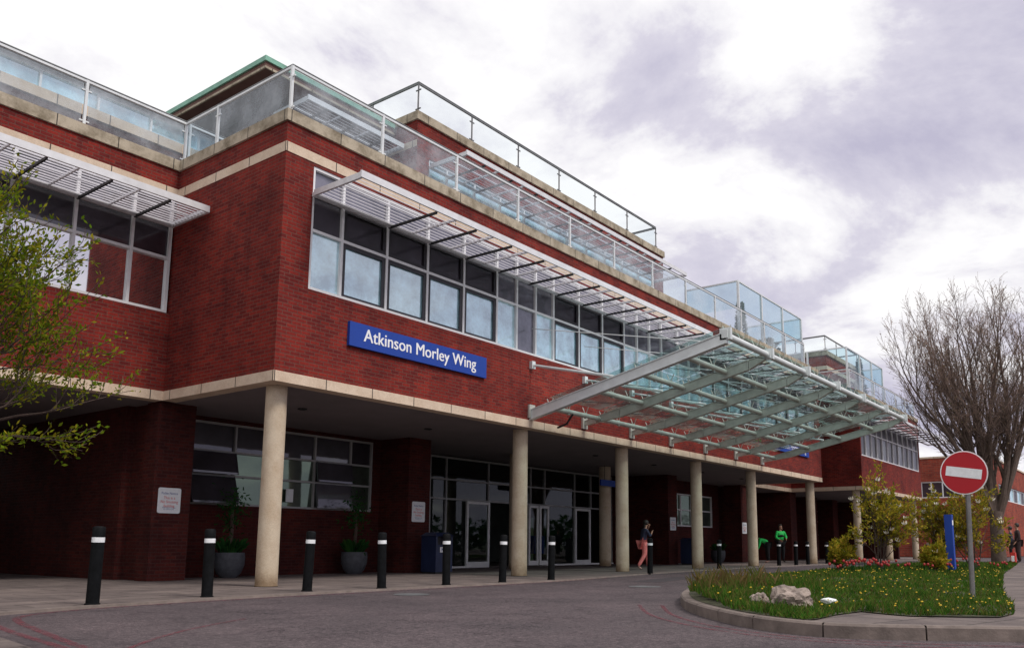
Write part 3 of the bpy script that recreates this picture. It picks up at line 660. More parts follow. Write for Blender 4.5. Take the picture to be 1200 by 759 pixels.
# ---------------- canopy
can=thing('glass_canopy','sloping glass and steel entrance canopy hung from the brick front','canopy',(15.5,-2.5,4.5))
BX=[7.83,10.3,12.9,15.45,18.0,20.6,23.15]
sl=(5.52-4.27)/5.5
def cz(y): return 4.27+sl*(-y)
for i,x in enumerate(BX):
    b=MB(); dpt=.30 if i==0 else .26
    wv=.16 if i==0 else .11
    y0,y1=-.02,-5.56
    def prof(y,hh): return (cz(y)-hh,cz(y)+.04)
    pts=[]
    # tapered I-beam : web plus two flanges
    segs=[(0,.13),(-1.2,dpt),(-5.0,dpt),(-5.56,.12)] if i else [(0,.27),(-5.56,.27)]
    for (ya,ha),(yb_,hb) in zip(segs[:-1],segs[1:]):
        za,zb_=cz(ya),cz(yb_)
        for X0,X1_,t0,t1 in ((x-wv/2,x+wv/2,0,.022),):
            b.add([(X0,ya-.02,za-.022),(X1_,ya-.02,za-.022),(X1_,yb_,zb_-.022),(X0,yb_,zb_-.022),(X0,ya-.02,za),(X1_,ya-.02,za),(X1_,yb_,zb_),(X0,yb_,zb_)],[(0,3,2,1),(4,5,6,7),(0,1,5,4),(1,2,6,5),(2,3,7,6),(3,0,4,7)])
            b.add([(X0,ya-.02,za-ha),(X1_,ya-.02,za-ha),(X1_,yb_,zb_-hb),(X0,yb_,zb_-hb),(X0,ya-.02,za-ha+.022),(X1_,ya-.02,za-ha+.022),(X1_,yb_,zb_-hb+.022),(X0,yb_,zb_-hb+.022)],[(0,3,2,1),(4,5,6,7),(0,1,5,4),(1,2,6,5),(2,3,7,6),(3,0,4,7)])
        hw=.035 if i else .05
        b.add([(x-hw,ya-.02,za-ha+.022),(x+hw,ya-.02,za-ha+.022),(x+hw,yb_,zb_-hb+.022),(x-hw,yb_,zb_-hb+.022),(x-hw,ya-.02,za-.022),(x+hw,ya-.02,za-.022),(x+hw,yb_,zb_-.022),(x-hw,yb_,zb_-.022)],[(0,3,2,1),(4,5,6,7),(0,1,5,4),(1,2,6,5),(2,3,7,6),(3,0,4,7)])
    bm_=b.build('beam','canopywhite' if i==0 else 'canopy',can)
    MB().box(x-.12,x+.12,-.06,-.002,4.05,4.40).build('wall_plate','canopy',bm_)
    # strut + tie
    MB().tube([(x,-.05,5.46),(x,-2.55,cz(-2.55)+.02)],.035,8).box(x-.07,x+.07,-.10,-.002,5.36,5.56).build('strut','canopywhite',can,True)
    MB().tube([(x,-.03,7.0-.55),(x,-4.9,cz(-4.9)+.03)],.012,6).build('tie_rod','canopywhite',can)
TY=[-.55,-1.93,-3.18,-4.38,-5.50]
for k,y in enumerate(TY):
    rr=.068 if k<4 else .078
    zc=cz(y)-.10 if k<4 else cz(y)-.05
    MB().tube([(BX[0]-(0 if k else .0),y,zc),(BX[-1]+.12,y,zc)],rr,12).build('tube_rail','canopy' if k<4 else 'canopywhite',can,True)
    fx=MB()
    for a,b2 in zip(BX[:-1],BX[1:]):
        for fr_ in (.0,.33,.66):
            xx=a+(b2-a)*fr_+.12
            fx.tube([(xx,y-.10,zc+.24),(xx,y,zc+.02),(xx,y+.10,zc+.24)],.014,5)
            fx.box(xx-.035,xx+.035,y-.03,y+.03,zc-.08,zc+.08)
    fx.build('glass_fixing','canopy',can)
for x in BX: kn=MB(); kn.box(x-.05,x+.05,-5.66,-5.40,cz(-5.5)-.17,cz(-5.5)+.10); kn.box(x-.09,x+.09,-5.60,-5.46,cz(-5.5)-.14,cz(-5.5)+.05); kn.build('knuckle_bracket','canopywhite',can)
for a,b2 in zip(BX[:-1],BX[1:]):
    for ya,yb_ in zip(TY[:-1],TY[1:]):
        za,zb_=cz(ya)+.15,cz(yb_)+.15; m_=.03; xm=(a+b2)/2
        g=MB()
        for p,q in ((a,xm),(xm,b2)): g.quad((p+m_,ya-m_,za),(q-m_,ya-m_,za),(q-m_,yb_+m_,zb_),(p+m_,yb_+m_,zb_))
        g.build('glass_panel','canopy_glass',can)
br=MB()
for a,b2 in zip(BX[:-1],BX[1:]):
    for ya,yb_ in zip(TY[:-1],TY[1:]):
        br.tube([(a,ya,cz(ya)+.1),(b2,yb_,cz(yb_)-.15)],.008,4)
br.tube([(8.9,-.6,4.25),(8.9,-.4,4.0),(8.9,-.1,3.92)],.03,6)
br.build('brace_rod','darkmetal',can)

# ---------------- penthouses
def ph(x0,x1,y0,y1,zt,mat='brick',zb=8.97,cop=.25):
    b=MB(); b.box(x0,x1,y0,y1,zb,zt-cop); b.build('penthouse_wall',mat,bld)
PB=(6.4,20.75,3.05,9.0)
# main penthouse with window strip on its front
b=MB(); b.box(6.4,20.75,3.05,3.3,8.97,9.6).box(6.4,20.75,3.05,3.3,11.75,12.75).box(6.4,6.9,3.05,3.3,9.6,11.75).box(20.0,20.75,3.05,3.3,9.6,11.75)
b.box(6.4,6.65,3.3,9,8.97,12.75).box(20.5,20.75,3.3,9,8.97,12.75).box(6.65,20.5,8.75,9,8.97,12.75).build('penthouse_wall','brick',bld)
window(6.9,20.0,3.1,9.6,11.75,[7.7+1.23*k for k in range(10)],[10.7],lambda i,j:'pane',.06)
MB().box(6.65,20.5,3.6,3.7,8.97,12.7).build('window_backing','interior',bld)
b=MB(); b.box(6.34,20.81,2.99,3.4,12.75,13.0).box(6.34,6.75,3.4,9.1,12.75,13.0).box(20.4,20.81,3.4,9.1,12.75,13.0).build('coping','coping',bld)
MB().box(6.388,6.41,3.05,9,11.95,12.15).build('stone_band','stone',bld)
MB().box(6.7,20.45,3.4,9,12.7,12.8).build('roof','roof',bld)
railing([(6.5,9.0),(6.5,3.15),(20.35,3.15),(20.35,9)],13.0,.98,bld,2.33,glass='glass_clear',top='greymetal',pw=.035)
sunshade(6.88,20.0,3.05,11.5,1.45,[7.7+1.23*k for k in range(10)])
# green-eaved penthouse
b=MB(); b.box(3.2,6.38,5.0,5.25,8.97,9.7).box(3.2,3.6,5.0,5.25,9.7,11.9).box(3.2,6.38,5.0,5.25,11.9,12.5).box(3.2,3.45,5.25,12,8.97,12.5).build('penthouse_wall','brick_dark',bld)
window(3.6,6.38,5.05,9.7,11.9,[4.5,5.4],[10.8],lambda i,j:'pane',.06)
M['eave']=simple('brown_eave',(.15,.075,.06),.8,0,.15,3); MB().box(2.02,6.33,3.95,8.9,12.52,12.76).build('eaves','eave',bld)
b=MB(); b.box(1.97,6.33,3.90,3.949,12.70,12.80).box(1.97,2.019,3.95,8.95,12.70,12.80).box(1.97,6.33,3.90,8.95,12.802,12.83).build('green_trim','green',bld)
b=MB(); b.box(1.98,6.33,3.91,3.948,12.50,12.56).box(1.98,2.018,3.95,8.95,12.50,12.56).build('white_trim','coping',bld)
sunshade(2.97,6.3,5.0,12.0,1.5,[3.6,4.6,5.6])
# low glazed storey behind the left terrace
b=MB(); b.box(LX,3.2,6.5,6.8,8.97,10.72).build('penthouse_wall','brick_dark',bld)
MB().box(LX,3.2,6.46,6.8,10.72,10.97).build('stone_band','stone',bld)
window(LX,3.2,6.6,10.97,11.5,[-10,-8,-6,-4.6,-3.3,-2.0,-.7,.6,1.9],[],lambda i,j:'pane',.05)
MB().box(LX,3.2,6.45,10,11.5,11.56).build('roof','roof',bld)

# ------------------------------------------------------------------ far wing
fw_b=thing('hospital_wing','far red brick wing with window strip and glass screened roof terrace beyond the recess','building',(43,4,0))
FX0,FX1=36.85,50
b=MB(); b.box(FX0,FX1,0,.3,ZBT,5.66).box(FX0,FX1,0,.3,8.0,ZCB).box(FX1-.3,FX1,0,.3,5.66,8.0).box(FX0,FX0+.3,.3,D,ZBT,ZUB).box(FX0,FX0+.3,.3,14,ZUB,ZCB).box(FX1-.3,FX1,.3,14,ZBT,ZCB).box(FX0,FX0+.15,0,.3,5.66,8.0)
b.build('wall','brick',fw_b)
b=MB(); b.box(FX0-e,FX1+e,-e,.3,ZB,ZBT).box(FX0-e,FX0+.3,.3,D-e-.001,ZB,ZBT).box(FX1-.3,FX1+e,.3,14,ZB,ZBT).build('stone_band','stone',fw_b)
MB().box(FX0-o_,FX1+o_,-o_,.38,ZCB,ZCT).box(FX1-.33,FX1+o_,.38,14,ZCB,ZCT).box(FX0-o_,FX0+.38,.38,14,ZCB,ZCT).build('coping','coping',fw_b)
MB().box(FX0+.38,FX1-.33,.38,14,8.9,8.97).build('roof','roof',fw_b)
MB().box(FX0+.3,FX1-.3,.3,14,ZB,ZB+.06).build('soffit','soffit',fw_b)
for x in (37.3,43.3,49.6): MB().lathe((x,.5,0),[(.2,0),(.2,3.8)],24).build('column','column',fw_b,True)
b=MB(); b.box(FX1-.3,FX1,1.6,5.6,0,ZB).box(FX0,FX0+.9,4.0,7,0,ZB).box(FX0+.9,FX1,5.6,5.9,0,1.5).box(FX0+.9,FX1,5.6,5.9,3.1,ZB).box(42,43,4.6,5.6,0,ZB).box(46,47,4.6,5.6,0,ZB).box(FX1-.3,FX1,5.9,14,0,ZB)
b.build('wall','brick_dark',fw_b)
window(FX0+.9,FX1,5.65,1.5,3.1,[39,40.3,41.6,43,44.3,45.6,47,48.3],[2.4],lambda i,j:'pane_ground',.07,parent=fw_b)
window(FX0+.15,FX1-.3,.04,5.66,8.0,[38,39.1,40.2,41.3,42.4,43.6,44.8,46,47.2,48.4],[7.0],lambda i,j:('pane_violet' if (i%3==1) else 'pane_dark') if j==0 else 'pane_dark',.07,parent=fw_b)
MB().box(FX0+.3,FX1-.3,.9,1.0,ZBT,ZCB-.1).build('window_backing','interior',fw_b)
sunshade(FX0+.4,FX1+2.6,0,7.75,1.45,[38+1.2*k for k in range(11)],parent=fw_b)
railing([(36.0,3.2),(36.0,.15),(FX1-.1,.15),(FX1-.1,6)],RZ,RH,fw_b,2.35)
screen([(36.0,4.5),(36.0,.24),(42.9,.24),(42.9,3.4)],RZ,2.25,fw_b,2.35)
b=MB(); b.box(41.8,48.5,3.2,9,8.97,12.5).build('penthouse_wall','brick',fw_b)
MB().box(41.7,48.6,3.1,9,12.5,12.78).build('coping','coping',fw_b)
MB().box(41.78,48.52,3.18,9,11.6,11.85).build('stone_band','stone',fw_b)
railing([(41.85,7),(41.85,3.25),(48.4,3.25),(48.4,7)],12.78,1.0,fw_b,2.3,glass='glass_clear',top='greymetal',pw=.035)
# ------------------------------------------------------------------ red block in the background
bk=thing('brick_building','lower orange red brick block behind the bare tree at far right','building',(75,5,0))
b=MB()
b.box(65,65.3,-1.6,12,0,4.75).box(65,65.3,-1.6,12,6.1,8.0).box(65,65.3,-1.6,.1,4.75,6.1).box(65,65.3,3.4,12,4.75,6.1)
b.box(65.3,120,-1.6,-1.3,0,4.8).box(65.3,120,-1.6,-1.3,6.1,8.0).box(65.3,70,-1.6,-1.3,4.8,6.1)
b.build('wall','brick_far',bk)
MB().box(64.92,120,-1.68,14,8.0,8.14).build('roof','stone',bk)
window(.1,3.4,65.1,4.75,6.1,[.9,1.75,2.6],[],lambda i,j:'pane_dark',.09,axis='y',parent=bk)
window(70,120,-1.5,4.8,6.1,[72+2.2*k for k in range(22)],[],lambda i,j:'pane' if i%2 else 'pane_dark',.10,parent=bk)
MB().box(66,118,2,12,0,7.9).build('core','interior',bk)
# ------------------------------------------------------------------ signs
s1=thing('building_sign','large blue board reading Atkinson Morley Wing on the brick below the near windows','sign',(1.69,-.04,4.8),'blue name boards on the brick front')
MB().box(1.69,5.96,-.075,-.004,4.80,5.305).build('board','blue',s1)
text_mesh('lettering','Atkinson Morley Wing',.385,'signwhite',s1,(2.06,-.078,4.95),off=0,xs=.965)
text_mesh('lettering','Atkinson Morley Wing',.385,'signwhite',s1,(2.072,-.0768,4.952),off=0,xs=.965)
s2=thing('building_sign','blue board reading Atkinson Morley Wing half hidden behind the far end of the canopy','sign',(24.9,-.04,4.8),'blue name boards on the brick front')
MB().box(24.5,28.55,-.075,-.004,4.80,5.30).build('board','blue',s2)
text_mesh('lettering','Atkinson Morley Wing',.38,'signwhite',s2,(24.85,-.078,4.95),off=0,xs=.92)
def notice(x0,x1,z0,z1,y,label,lines=True):
    s=thing('notice_board',label,'notice',(x0,y,z0),'white no smoking notices on the brick piers')
    b=MB(); cx,cz_=(x0+x1)/2,(z0+z1)/2; w_,h_=(x1-x0)/2,(z1-z0)/2; rr=.04; pts=[]
    for qx,qz,a0 in ((1,1,0),(-1,1,90),(-1,-1,180),(1,-1,270)):
        for k in range(4):
            t=math.radians(a0+30*k); pts.append((cx+qx*(w_-rr)+rr*math.cos(t),cz_+qz*(h_-rr)+rr*math.sin(t)))
    n=len(pts); b.add([(p,y-.012,q) for p,q in pts]+[(p,y-.002,q) for p,q in pts],[tuple(range(n))]+[(i,(i+1)%n+n*0,(i+1)%n+n,i+n) for i in range(n)])
    b.build('panel','noticewhite',s)
    yy=y-.014
    text_mesh('heading','Polite Notice',.075,'textblue',s,(cx,yy,z1-.14),align='CENTER',extr=.0005,xs=.9)
    text_mesh('warning_text','This is a\nNo Smoking\nbuilding',.085,'textred',s,(cx,yy,z1-.24),align='CENTER',extr=.0005,xs=.9)
    text_mesh('small_text','Please help us to keep\nthe entrance clear',.032,'textblue',s,(cx,yy,z0+.11),align='CENTER',extr=.0005)
    return s
notice(.11,.62,1.42,1.96,4.0,'white notice with red writing on the leftmost brick pier')
notice(7.55,8.06,1.42,1.99,4.0,'white notice with red writing on the brick pier beside the near navy bin')
notice(22.73,23.24,1.44,1.99,4.0,'white notice with red writing on the pier beside the far navy bin')
notice(30.18,30.72,1.40,1.95,4.0,'white notice with red writing on the narrow brick pier near the green jackets')
hs=thing('hanging_sign','dark blue board hanging under the ceiling beside the round column','sign',(17.5,4.1,3.1))
MB().box(17.3,18.9,3.96,4.02,3.02,3.25).build('board','blue',hs); MB().tube([(17.6,3.99,3.25),(17.6,3.99,3.8)],.012,6).tube([(18.6,3.99,3.25),(18.6,3.99,3.8)],.012,6).build('hanger_rod','darkmetal',hs)
pl=MB().box(23.75,24.4,5.16,5.196,1.62,2.03).build('wall_plaque','greymetal'); tag(pl,'grey plaque on the dark brick wall beside the far navy bin','plaque')
# no-entry sign
ne=thing('no_entry_sign','round red no entry sign with white bar on a grey pole in the grass','sign',(3.53,-10.94,.1))
ncen=Vector((3.53,-10.94,1.81)); nd=(Vector((C.x,C.y,1.81))-ncen).normalized(); ax=Vector((0,0,1)).cross(nd).normalized()
ax=(Matrix.Rotation(math.radians(-10),3,'Z')@ax); nd=ax.cross(Vector((0,0,1))).normalized()
tilt=Matrix.Rotation(math.radians(-9.5),3,nd); axx=tilt@ax; uz=tilt@Vector((0,0,1))
def disc(b,c,r,off,n=40):
    vs=[c+nd*off+axx*(r*math.cos(6.2832*k/n))+uz*(r*math.sin(6.2832*k/n)) for k in range(n)]; b.add(vs,[tuple(range(n))])
    vs2=[v-nd*.006 for v in vs]; b.add(vs+vs2,[(k,k+n,(k+1)%n+n,(k+1)%n) for k in range(n)])
dsp=Vector((3.53,-10.94,0)); ctr=Vector((3.47,-10.99,1.81))-ax*.035
b=MB(); disc(b,ctr,.300,.03); b.build('rim','signwhite',ne)
b=MB(); disc(b,ctr,.285,.038); b.build('disc','red',ne)
b=MB(); c=ctr+nd*.041
b.add([c-axx*.225-uz*.066,c+axx*.225-uz*.066,c+axx*.225+uz*.066,c-axx*.225+uz*.066],[(0,1,2,3)]); b.build('bar','band',ne)
MB().tube([(3.53,-10.94,.1),(3.47,-10.99,2.0)],.033,12).lathe((3.53,-10.94,.1),[(.05,0),(.045,.03)],12).build('pole','galv',ne,True)
b=MB(); b.bar(ctr-axx*.12+uz*.12,ctr+axx*.12+uz*.12,.02,.03).bar(ctr-axx*.12-uz*.12,ctr+axx*.12-uz*.12,.02,.03).build('bracket','galv',ne)
# ------------------------------------------------------------------ bollards
bo=thing('bollard','x','bollard',(0,0,0),'black bollards along the pavement edge')
MB().lathe((0,0,0),[(.095,0),(.095,.015),(.082,.02),(.078,.80)],20).build('shaft','bollard',bo,True)
MB().lathe((0,0,0),[(.0795,.80),(.0795,.865)],20).build('reflective_band','band',bo,True)
MB().lathe((0,0,0),[(.078,.865),(.080,.985),(.071,1.0),(.035,1.012)],20).build('cap','bollard',bo,True)
BOL=[(-3.84,-1.88,'nearest black bollard, in front of the darkest undercroft at far left'),
(-2.0,-1.52,'black bollard just left of the nearest column, beside the left round planter'),
(-.05,-1.35,'black bollard just right of the nearest stone column'),
(1.42,-1.58,'black bollard in front of the brick pier left of the near navy bin'),
(3.17,-1.53,'black bollard standing in front of the entrance beside the near navy bin'),
(4.82,-1.61,'black bollard immediately left of the second stone column'),
(6.62,-1.58,'black bollard immediately right of the second stone column'),
(12.3,-.95,'black bollard beside the woman in pink'),
(18.3,-.3,'black bollard between the fourth and fifth stone columns'),
(25.0,.15,'black bollard in front of the bending person in green'),
(26.3,-.1,'black bollard just right of the standing person in green jacket'),
(27.9,-.05,'black bollard immediately left of the sixth stone column'),
(30.6,.0,'black bollard immediately right of the sixth stone column'),
(33.3,.05,'smallest black bollard, farthest to the right beyond the sixth column')]
for i,(x,y,lab) in enumerate(BOL):
    o=bo if i==0 else copy_tree(bo)
    o.location=(x,y,0); o['label']=lab; o.rotation_euler=(math.radians(R.uniform(-1.2,1.2)),math.radians(R.uniform(-1.2,1.2)),R.uniform(0,6))
# ------------------------------------------------------------------ bins, planters
def bin_(x,y,label,txt):
    t=thing('litter_bin',label,'bin',(x,y,0),'navy litter bins against the brick piers')
    b=MB(); b.box(x-.33,x+.33,y-.28,y+.28,.05,.78); b.box(x-.33,x+.33,y-.05,y+.28,.78,1.02); b.box(x-.33,x-.27,y-.28,y-.05,.78,1.02).box(x+.27,x+.33,y-.28,y-.05,.78,1.02)
    b.build('body','navy',t)
    b=MB(); b.add([(x-.36,y-.31,1.02),(x+.36,y-.31,1.02),(x+.36,y+.31,1.02),(x-.36,y+.31,1.02),(x-.25,y-.2,1.12),(x+.25,y-.2,1.12),(x+.25,y+.2,1.12),(x-.25,y+.2,1.12)],[(3,2,1,0),(4,5,6,7),(0,1,5,4),(1,2,6,5),(2,3,7,6),(3,0,4,7)]); b.build('lid','navy',t)
    MB().box(x-.27,x+.27,y-.06,y-.052,.79,1.01).build('opening','casement',t)
    MB().box(x-.3,x+.3,y-.25,y+.25,0,.05).build('plinth','darkmetal',t)
    MB().box(x-.17,x+.17,y-.289,y-.282,.58,.72).build('logo_panel','signwhite',t)
    text_mesh('logo_text','NHS',.13,'textblue',t,(x,y-.292,.605),align='CENTER',extr=.001,off=.004)
    return t
bin_(7.88,3.3,'navy litter bin with NHS logo beside the pier left of the entrance','')
bin_(23.55,3.5,'smaller looking navy litter bin with NHS logo left of the fourth column','')
def planter(x,y,label,tall=.0):
    t=thing('planter',label,'planter',(x,y,0),'round grey planters against the brick wall')
    MB().lathe((x,y,0),[(.18,0),(.27,.10),(.34,.28),(.35,.46),(.335,.58),(.30,.58),(.28,.54),(.02,.54)],28).build('pot','pot',t,True)
    b=MB()
    for i in range(170):
        a=R.uniform(0,6.283);rr=R.uniform(0,.25);h=R.uniform(.12,.38);o2=R.uniform(.05,.25)
        blx,bly=x+rr*math.cos(a),y+rr*math.sin(a); tx,ty=blx+o2*math.cos(a),bly+o2*math.sin(a); n=Vector((-math.sin(a),math.cos(a),0))*.014
        b.add([Vector((blx,bly,.57))-n,Vector((blx,bly,.57))+n,Vector(((blx+tx)/2,(bly+ty)/2,.57+h*.8))+n,Vector((tx,ty,.57+h))],[(0,1,2),(0,2,3)])
    b.build('foliage','darkleaf',t)
    if tall:
        s=MB(); s.tube([(x,y,.55),(x+.02,y,1.2),(x,y+.02,1.6+tall*.3)],[.05,.042,.035],8); s.build('trunk','bark',t)
        b=MB()
        for i in range(260):
            v=Vector((R.gauss(0,.16),R.gauss(0,.16),R.gauss(0,.28)))+Vector((x,y,1.55)); d1=Vector((R.uniform(-1,1),R.uniform(-1,1),R.uniform(-1,.4))).normalized()*.09; d2=d1.cross(Vector((R.random(),R.random(),R.random()))).normalized()*.018
            b.quad(v-d2,v+d2,v+d1+d2*.5,v+d1-d2*.5)
        b.build('crown','darkleaf',t)
planter(2.25,4.55,'round grey planter with small palm left of the nearest column',.5)
planter(6.0,4.55,'round grey planter with small palm left of the brick pier by the entrance',.5)
planter(28.2,4.4,'round planter in the shade between the fourth and fifth columns')
# ------------------------------------------------------------------ rocks, litter
def rock(name,c,s,seed,label,mat='rock'):
    rr=random.Random(seed); bm=bmesh.new(); bmesh.ops.create_icosphere(bm,subdivisions=4,radius=1)
    from mathutils import noise as mn
    for v in bm.verts:
        n=mn.noise(v.co*1.3+Vector((seed,0,0)))*.45+mn.noise(v.co*3.2+Vector((seed,3,0)))*.22+mn.noise(v.co*8+Vector((seed,0,5)))*.07
        v.co*= 1+n; v.co=Vector((v.co.x*s[0],v.co.y*s[1],max(v.co.z,-.35)*s[2]))
    me=bpy.data.meshes.new(name); bm.to_mesh(me); bm.free(); me.materials.append(M[mat])
    o=bpy.data.objects.new(name,me); col.objects.link(o); o.location=c; o.rotation_euler=(0,0,rr.random()*3); tag(o,label,'rock'); return o
rock('rock',(.06,-9.72,.18),(.245,.22,.17),3,'large pale pinkish boulder lying in the grass by the kerb')
rock('rock',(.10,-9.33,.17),(.12,.12,.10),9,'small grey stone left of the large boulder')
bmx=bmesh.new(); bmesh.ops.create_icosphere(bmx,subdivisions=2,radius=1); lb=MB(); prr=random.Random(4)
for v in bmx.verts: v.co*=prr.uniform(.65,1.2)
bmx.verts.index_update()
lb.add([(.50+v.co.x*.075,-9.98+v.co.y*.10,.19+v.co.z*.035) for v in bmx.verts],[tuple(v.index for v in q.verts) for q in bmx.faces]); bmx.free()
tag(lb.build('crumpled_paper','litter'),'crumpled white paper litter beside the large boulder','litter')
# blue totem
tt=thing('totem_sign','tall narrow blue totem sign standing between the two right magnolias','sign',(17.2,-8.0,.1))
MB().box(17.10,17.30,-8.10,-7.90,.14,1.72).build('panel','blue',tt); MB().box(17.0,17.4,-8.2,-7.8,.1,.14).build('base','darkmetal',tt)
MB().box(17.13,17.27,-8.106,-8.102,1.42,1.56).build('logo_panel','signwhite',tt)
# small round road sign + pollarded tree at the right edge
rs=thing('road_sign','small round sign on a thin pole in front of the orange brick block','sign',(34,-10.6,0))
b=MB(); cc=Vector((34,-10.6,2.5)); ndd=(C-cc); ndd.z=0; ndd.normalize(); a_=Vector((0,0,1)).cross(ndd)
b.add([cc+a_*.22*math.cos(6.283*k/20)+Vector((0,0,.22*math.sin(6.283*k/20))) for k in range(20)],[tuple(range(20))]); b.build('disc','blue',rs); MB().tube([(34.02,-10.58,0),(34.02,-10.58,2.6)],.03,8).build('pole','galv',rs)
# ------------------------------------------------------------------ trees
def branch(b,p,d,L_,r,depth,rnd,tips,spread=.55,upb=.12,segs=4,kids=3,shrink=.68,minr=.004,nside=6,wob=.16,start=.35,fan=False):
    pts=[p.copy()]; rs=[r]; cur=p.copy(); dd=d.normalized()
    for i in range(segs):
        dd=(dd+Vector((rnd.gauss(0,wob),rnd.gauss(0,wob),rnd.gauss(0,wob)+upb))).normalized()
        cur=cur+dd*L_/segs; pts.append(cur.copy()); rs.append(max(minr,r*(1-.55*(i+1)/segs)))
    b.tube(pts,rs,nside if depth>1 else (4 if depth==1 else 3),cap=False)
    if depth==0:
        tips.append((pts,dd)); return
    for k in range(kids):
        t=start+(1-start)*(k+rnd.random()*.8)/kids; i=min(int(t*segs),segs-1); fr=t*segs-i
        q=pts[i].lerp(pts[i+1],min(1,fr)); ax_=Vector((rnd.gauss(0,1),rnd.gauss(0,1),rnd.gauss(0,1))).cross(dd).normalized()
        nd_=(dd*math.cos(spread)+ax_*math.sin(spread)*rnd.uniform(.7,1.3)).normalized()
        branch(b,q,nd_,L_*shrink*rnd.uniform(.75,1.15),rs[i]*.62,depth-1,rnd,tips,spread,upb,segs,kids,shrink,minr,max(4,nside-1),wob,start)
    branch(b,cur,dd,L_*shrink,rs[-1],depth-1,rnd,tips,spread,upb,segs,kids,shrink,minr,max(4,nside-1),wob,start)
def leaf(b,p,d,l,w,rnd):
    d=d.normalized(); s=d.cross(Vector((rnd.gauss(0,1),rnd.gauss(0,1),rnd.gauss(0,1)))).normalized()*w/2
    b.add([p,p+d*l*.5+s,p+d*l,p+d*l*.5-s],[(0,1,2,3)])
# left spring tree (trunk outside the frame)
def spring_tree():
    rnd=random.Random(21); t=thing('leafing_tree','small tree with fresh yellow green leaves reaching in from the left','tree',(-7.6,-3.8,0))
    b=MB(); tips=[]
    b.tube([(-7.6,-3.8,0),(-7.5,-3.9,1.2),(-7.28,-4.2,2.2)],[.11,.09,.075],10)
    tr=MB()
    starts=[((-7.3,-4.18,1.9),(1.0,-.75,.18),1.25,.03),((-7.3,-4.18,1.75),(1.0,-.35,.12),1.45,.03),((-7.28,-4.2,2.1),(.9,-.85,.35),1.35,.03),((-7.28,-4.2,2.2),(.8,-.6,.75),1.3,.034),((-7.3,-4.2,2.2),(.9,-.1,.5),1.4,.032),((-7.3,-4.2,2.0),(.9,-.6,.5),1.4,.032),
            ((-7.3,-4.2,2.2),(-.6,.5,1),1.3,.04),((-7.3,-4.2,2.2),(-.1,-.9,.7),1.2,.035),((-7.3,-4.2,2.2),(.6,-.1,.9),1.15,.034),((-7.3,-4.18,1.95),(1.0,-.5,.28),1.4,.028),((-7.3,-4.18,2.15),(1.0,-.7,.55),1.35,.03),((-7.3,-4.2,2.2),(.5,-.8,.45),1.35,.03),((-7.3,-4.2,1.8),(.8,-.75,.05),1.2,.026)]
    for p,d,l,r in starts:
        branch(tr,Vector(p),Vector(d),l*.86,r,3,rnd,tips,.62,.10,4,3,.62,.0035,6,.13,.3)
    b.build('trunk','bark',t,True); tr.build('branches','bark',t)
    lf=MB()
    for pts,d in tips:
        for k in range(len(pts)):
            for j in range(4):
                if rnd.random()<.22: continue
                q=pts[k]+Vector((rnd.gauss(0,.025),rnd.gauss(0,.025),rnd.gauss(0,.025)))
                leaf(lf,q,(d+Vector((rnd.gauss(0,.8),rnd.gauss(0,.8),rnd.gauss(.2,.6)))),rnd.uniform(.035,.075),rnd.uniform(.016,.032),rnd)
    lf.build('crown','springleaf',t)
spring_tree()
def bare_tree():
    rnd=random.Random(5); base=Vector((33.8,-6.7,0)); t=thing('bare_tree','large bare multi stemmed tree with reddish twigs against the cloudy sky','tree',base)
    tr=MB(); tips=[]; tk=MB()
    tk.tube([base,base+Vector((0,0,1.2)),base+Vector((.1,0,2.4))],[.34,.28,.27],12)
    tk.build('trunk','bark2',t,True)
    top=base+Vector((.1,0,2.2)); side=Vector((rt.x,rt.y,0)); dep=Vector((fw.x,fw.y,0)).normalized()
    stems=[(-.62,.1),(-.36,-.25),(-.17,.3),(.02,-.1),(.20,.25),(.40,-.2),(.62,.15),(-.50,-.35),(.1,.5)]
    stems+=[(-.78,-.4),(.8,.2),(-.28,.1),(.3,-.1)]
    for s,dp in stems:
        d=Vector((0,0,1))+side*s*(.68 if s<0 else .70)+dep*dp*.8
        branch(tr,top+side*max(-.7,min(.7,s))*.25,d,rnd.uniform(5.0,5.6)*(1-.18*abs(s) if abs(s)<.8 else .70),.15,4,rnd,tips,.46,.06,5,3,.585,.006,7,.07,.15)
    tr.build('branches','bark2',t)
    tw=MB(); lf=MB()
    for pts,d in tips:
        for k in range(1,len(pts)):
            for j in range(1):
                if rnd.random()<.3: continue
                dd=(d+Vector((rnd.gauss(0,.5),rnd.gauss(0,.5),rnd.gauss(.1,.45)))).normalized(); l=rnd.uniform(.25,.6)
                q=pts[k]; tw.tube([q,q+dd*l],[.007,.004],3,cap=False)
                if rnd.random()<.65:
                    c=q+dd*l*rnd.uniform(.5,1); leaf(lf,c,dd+Vector((rnd.gauss(0,.6),rnd.gauss(0,.6),-.3)),.08,.035,rnd)
    tw.build('twigs','twig',t); lf.build('buds','budleaf',t)
bare_tree()
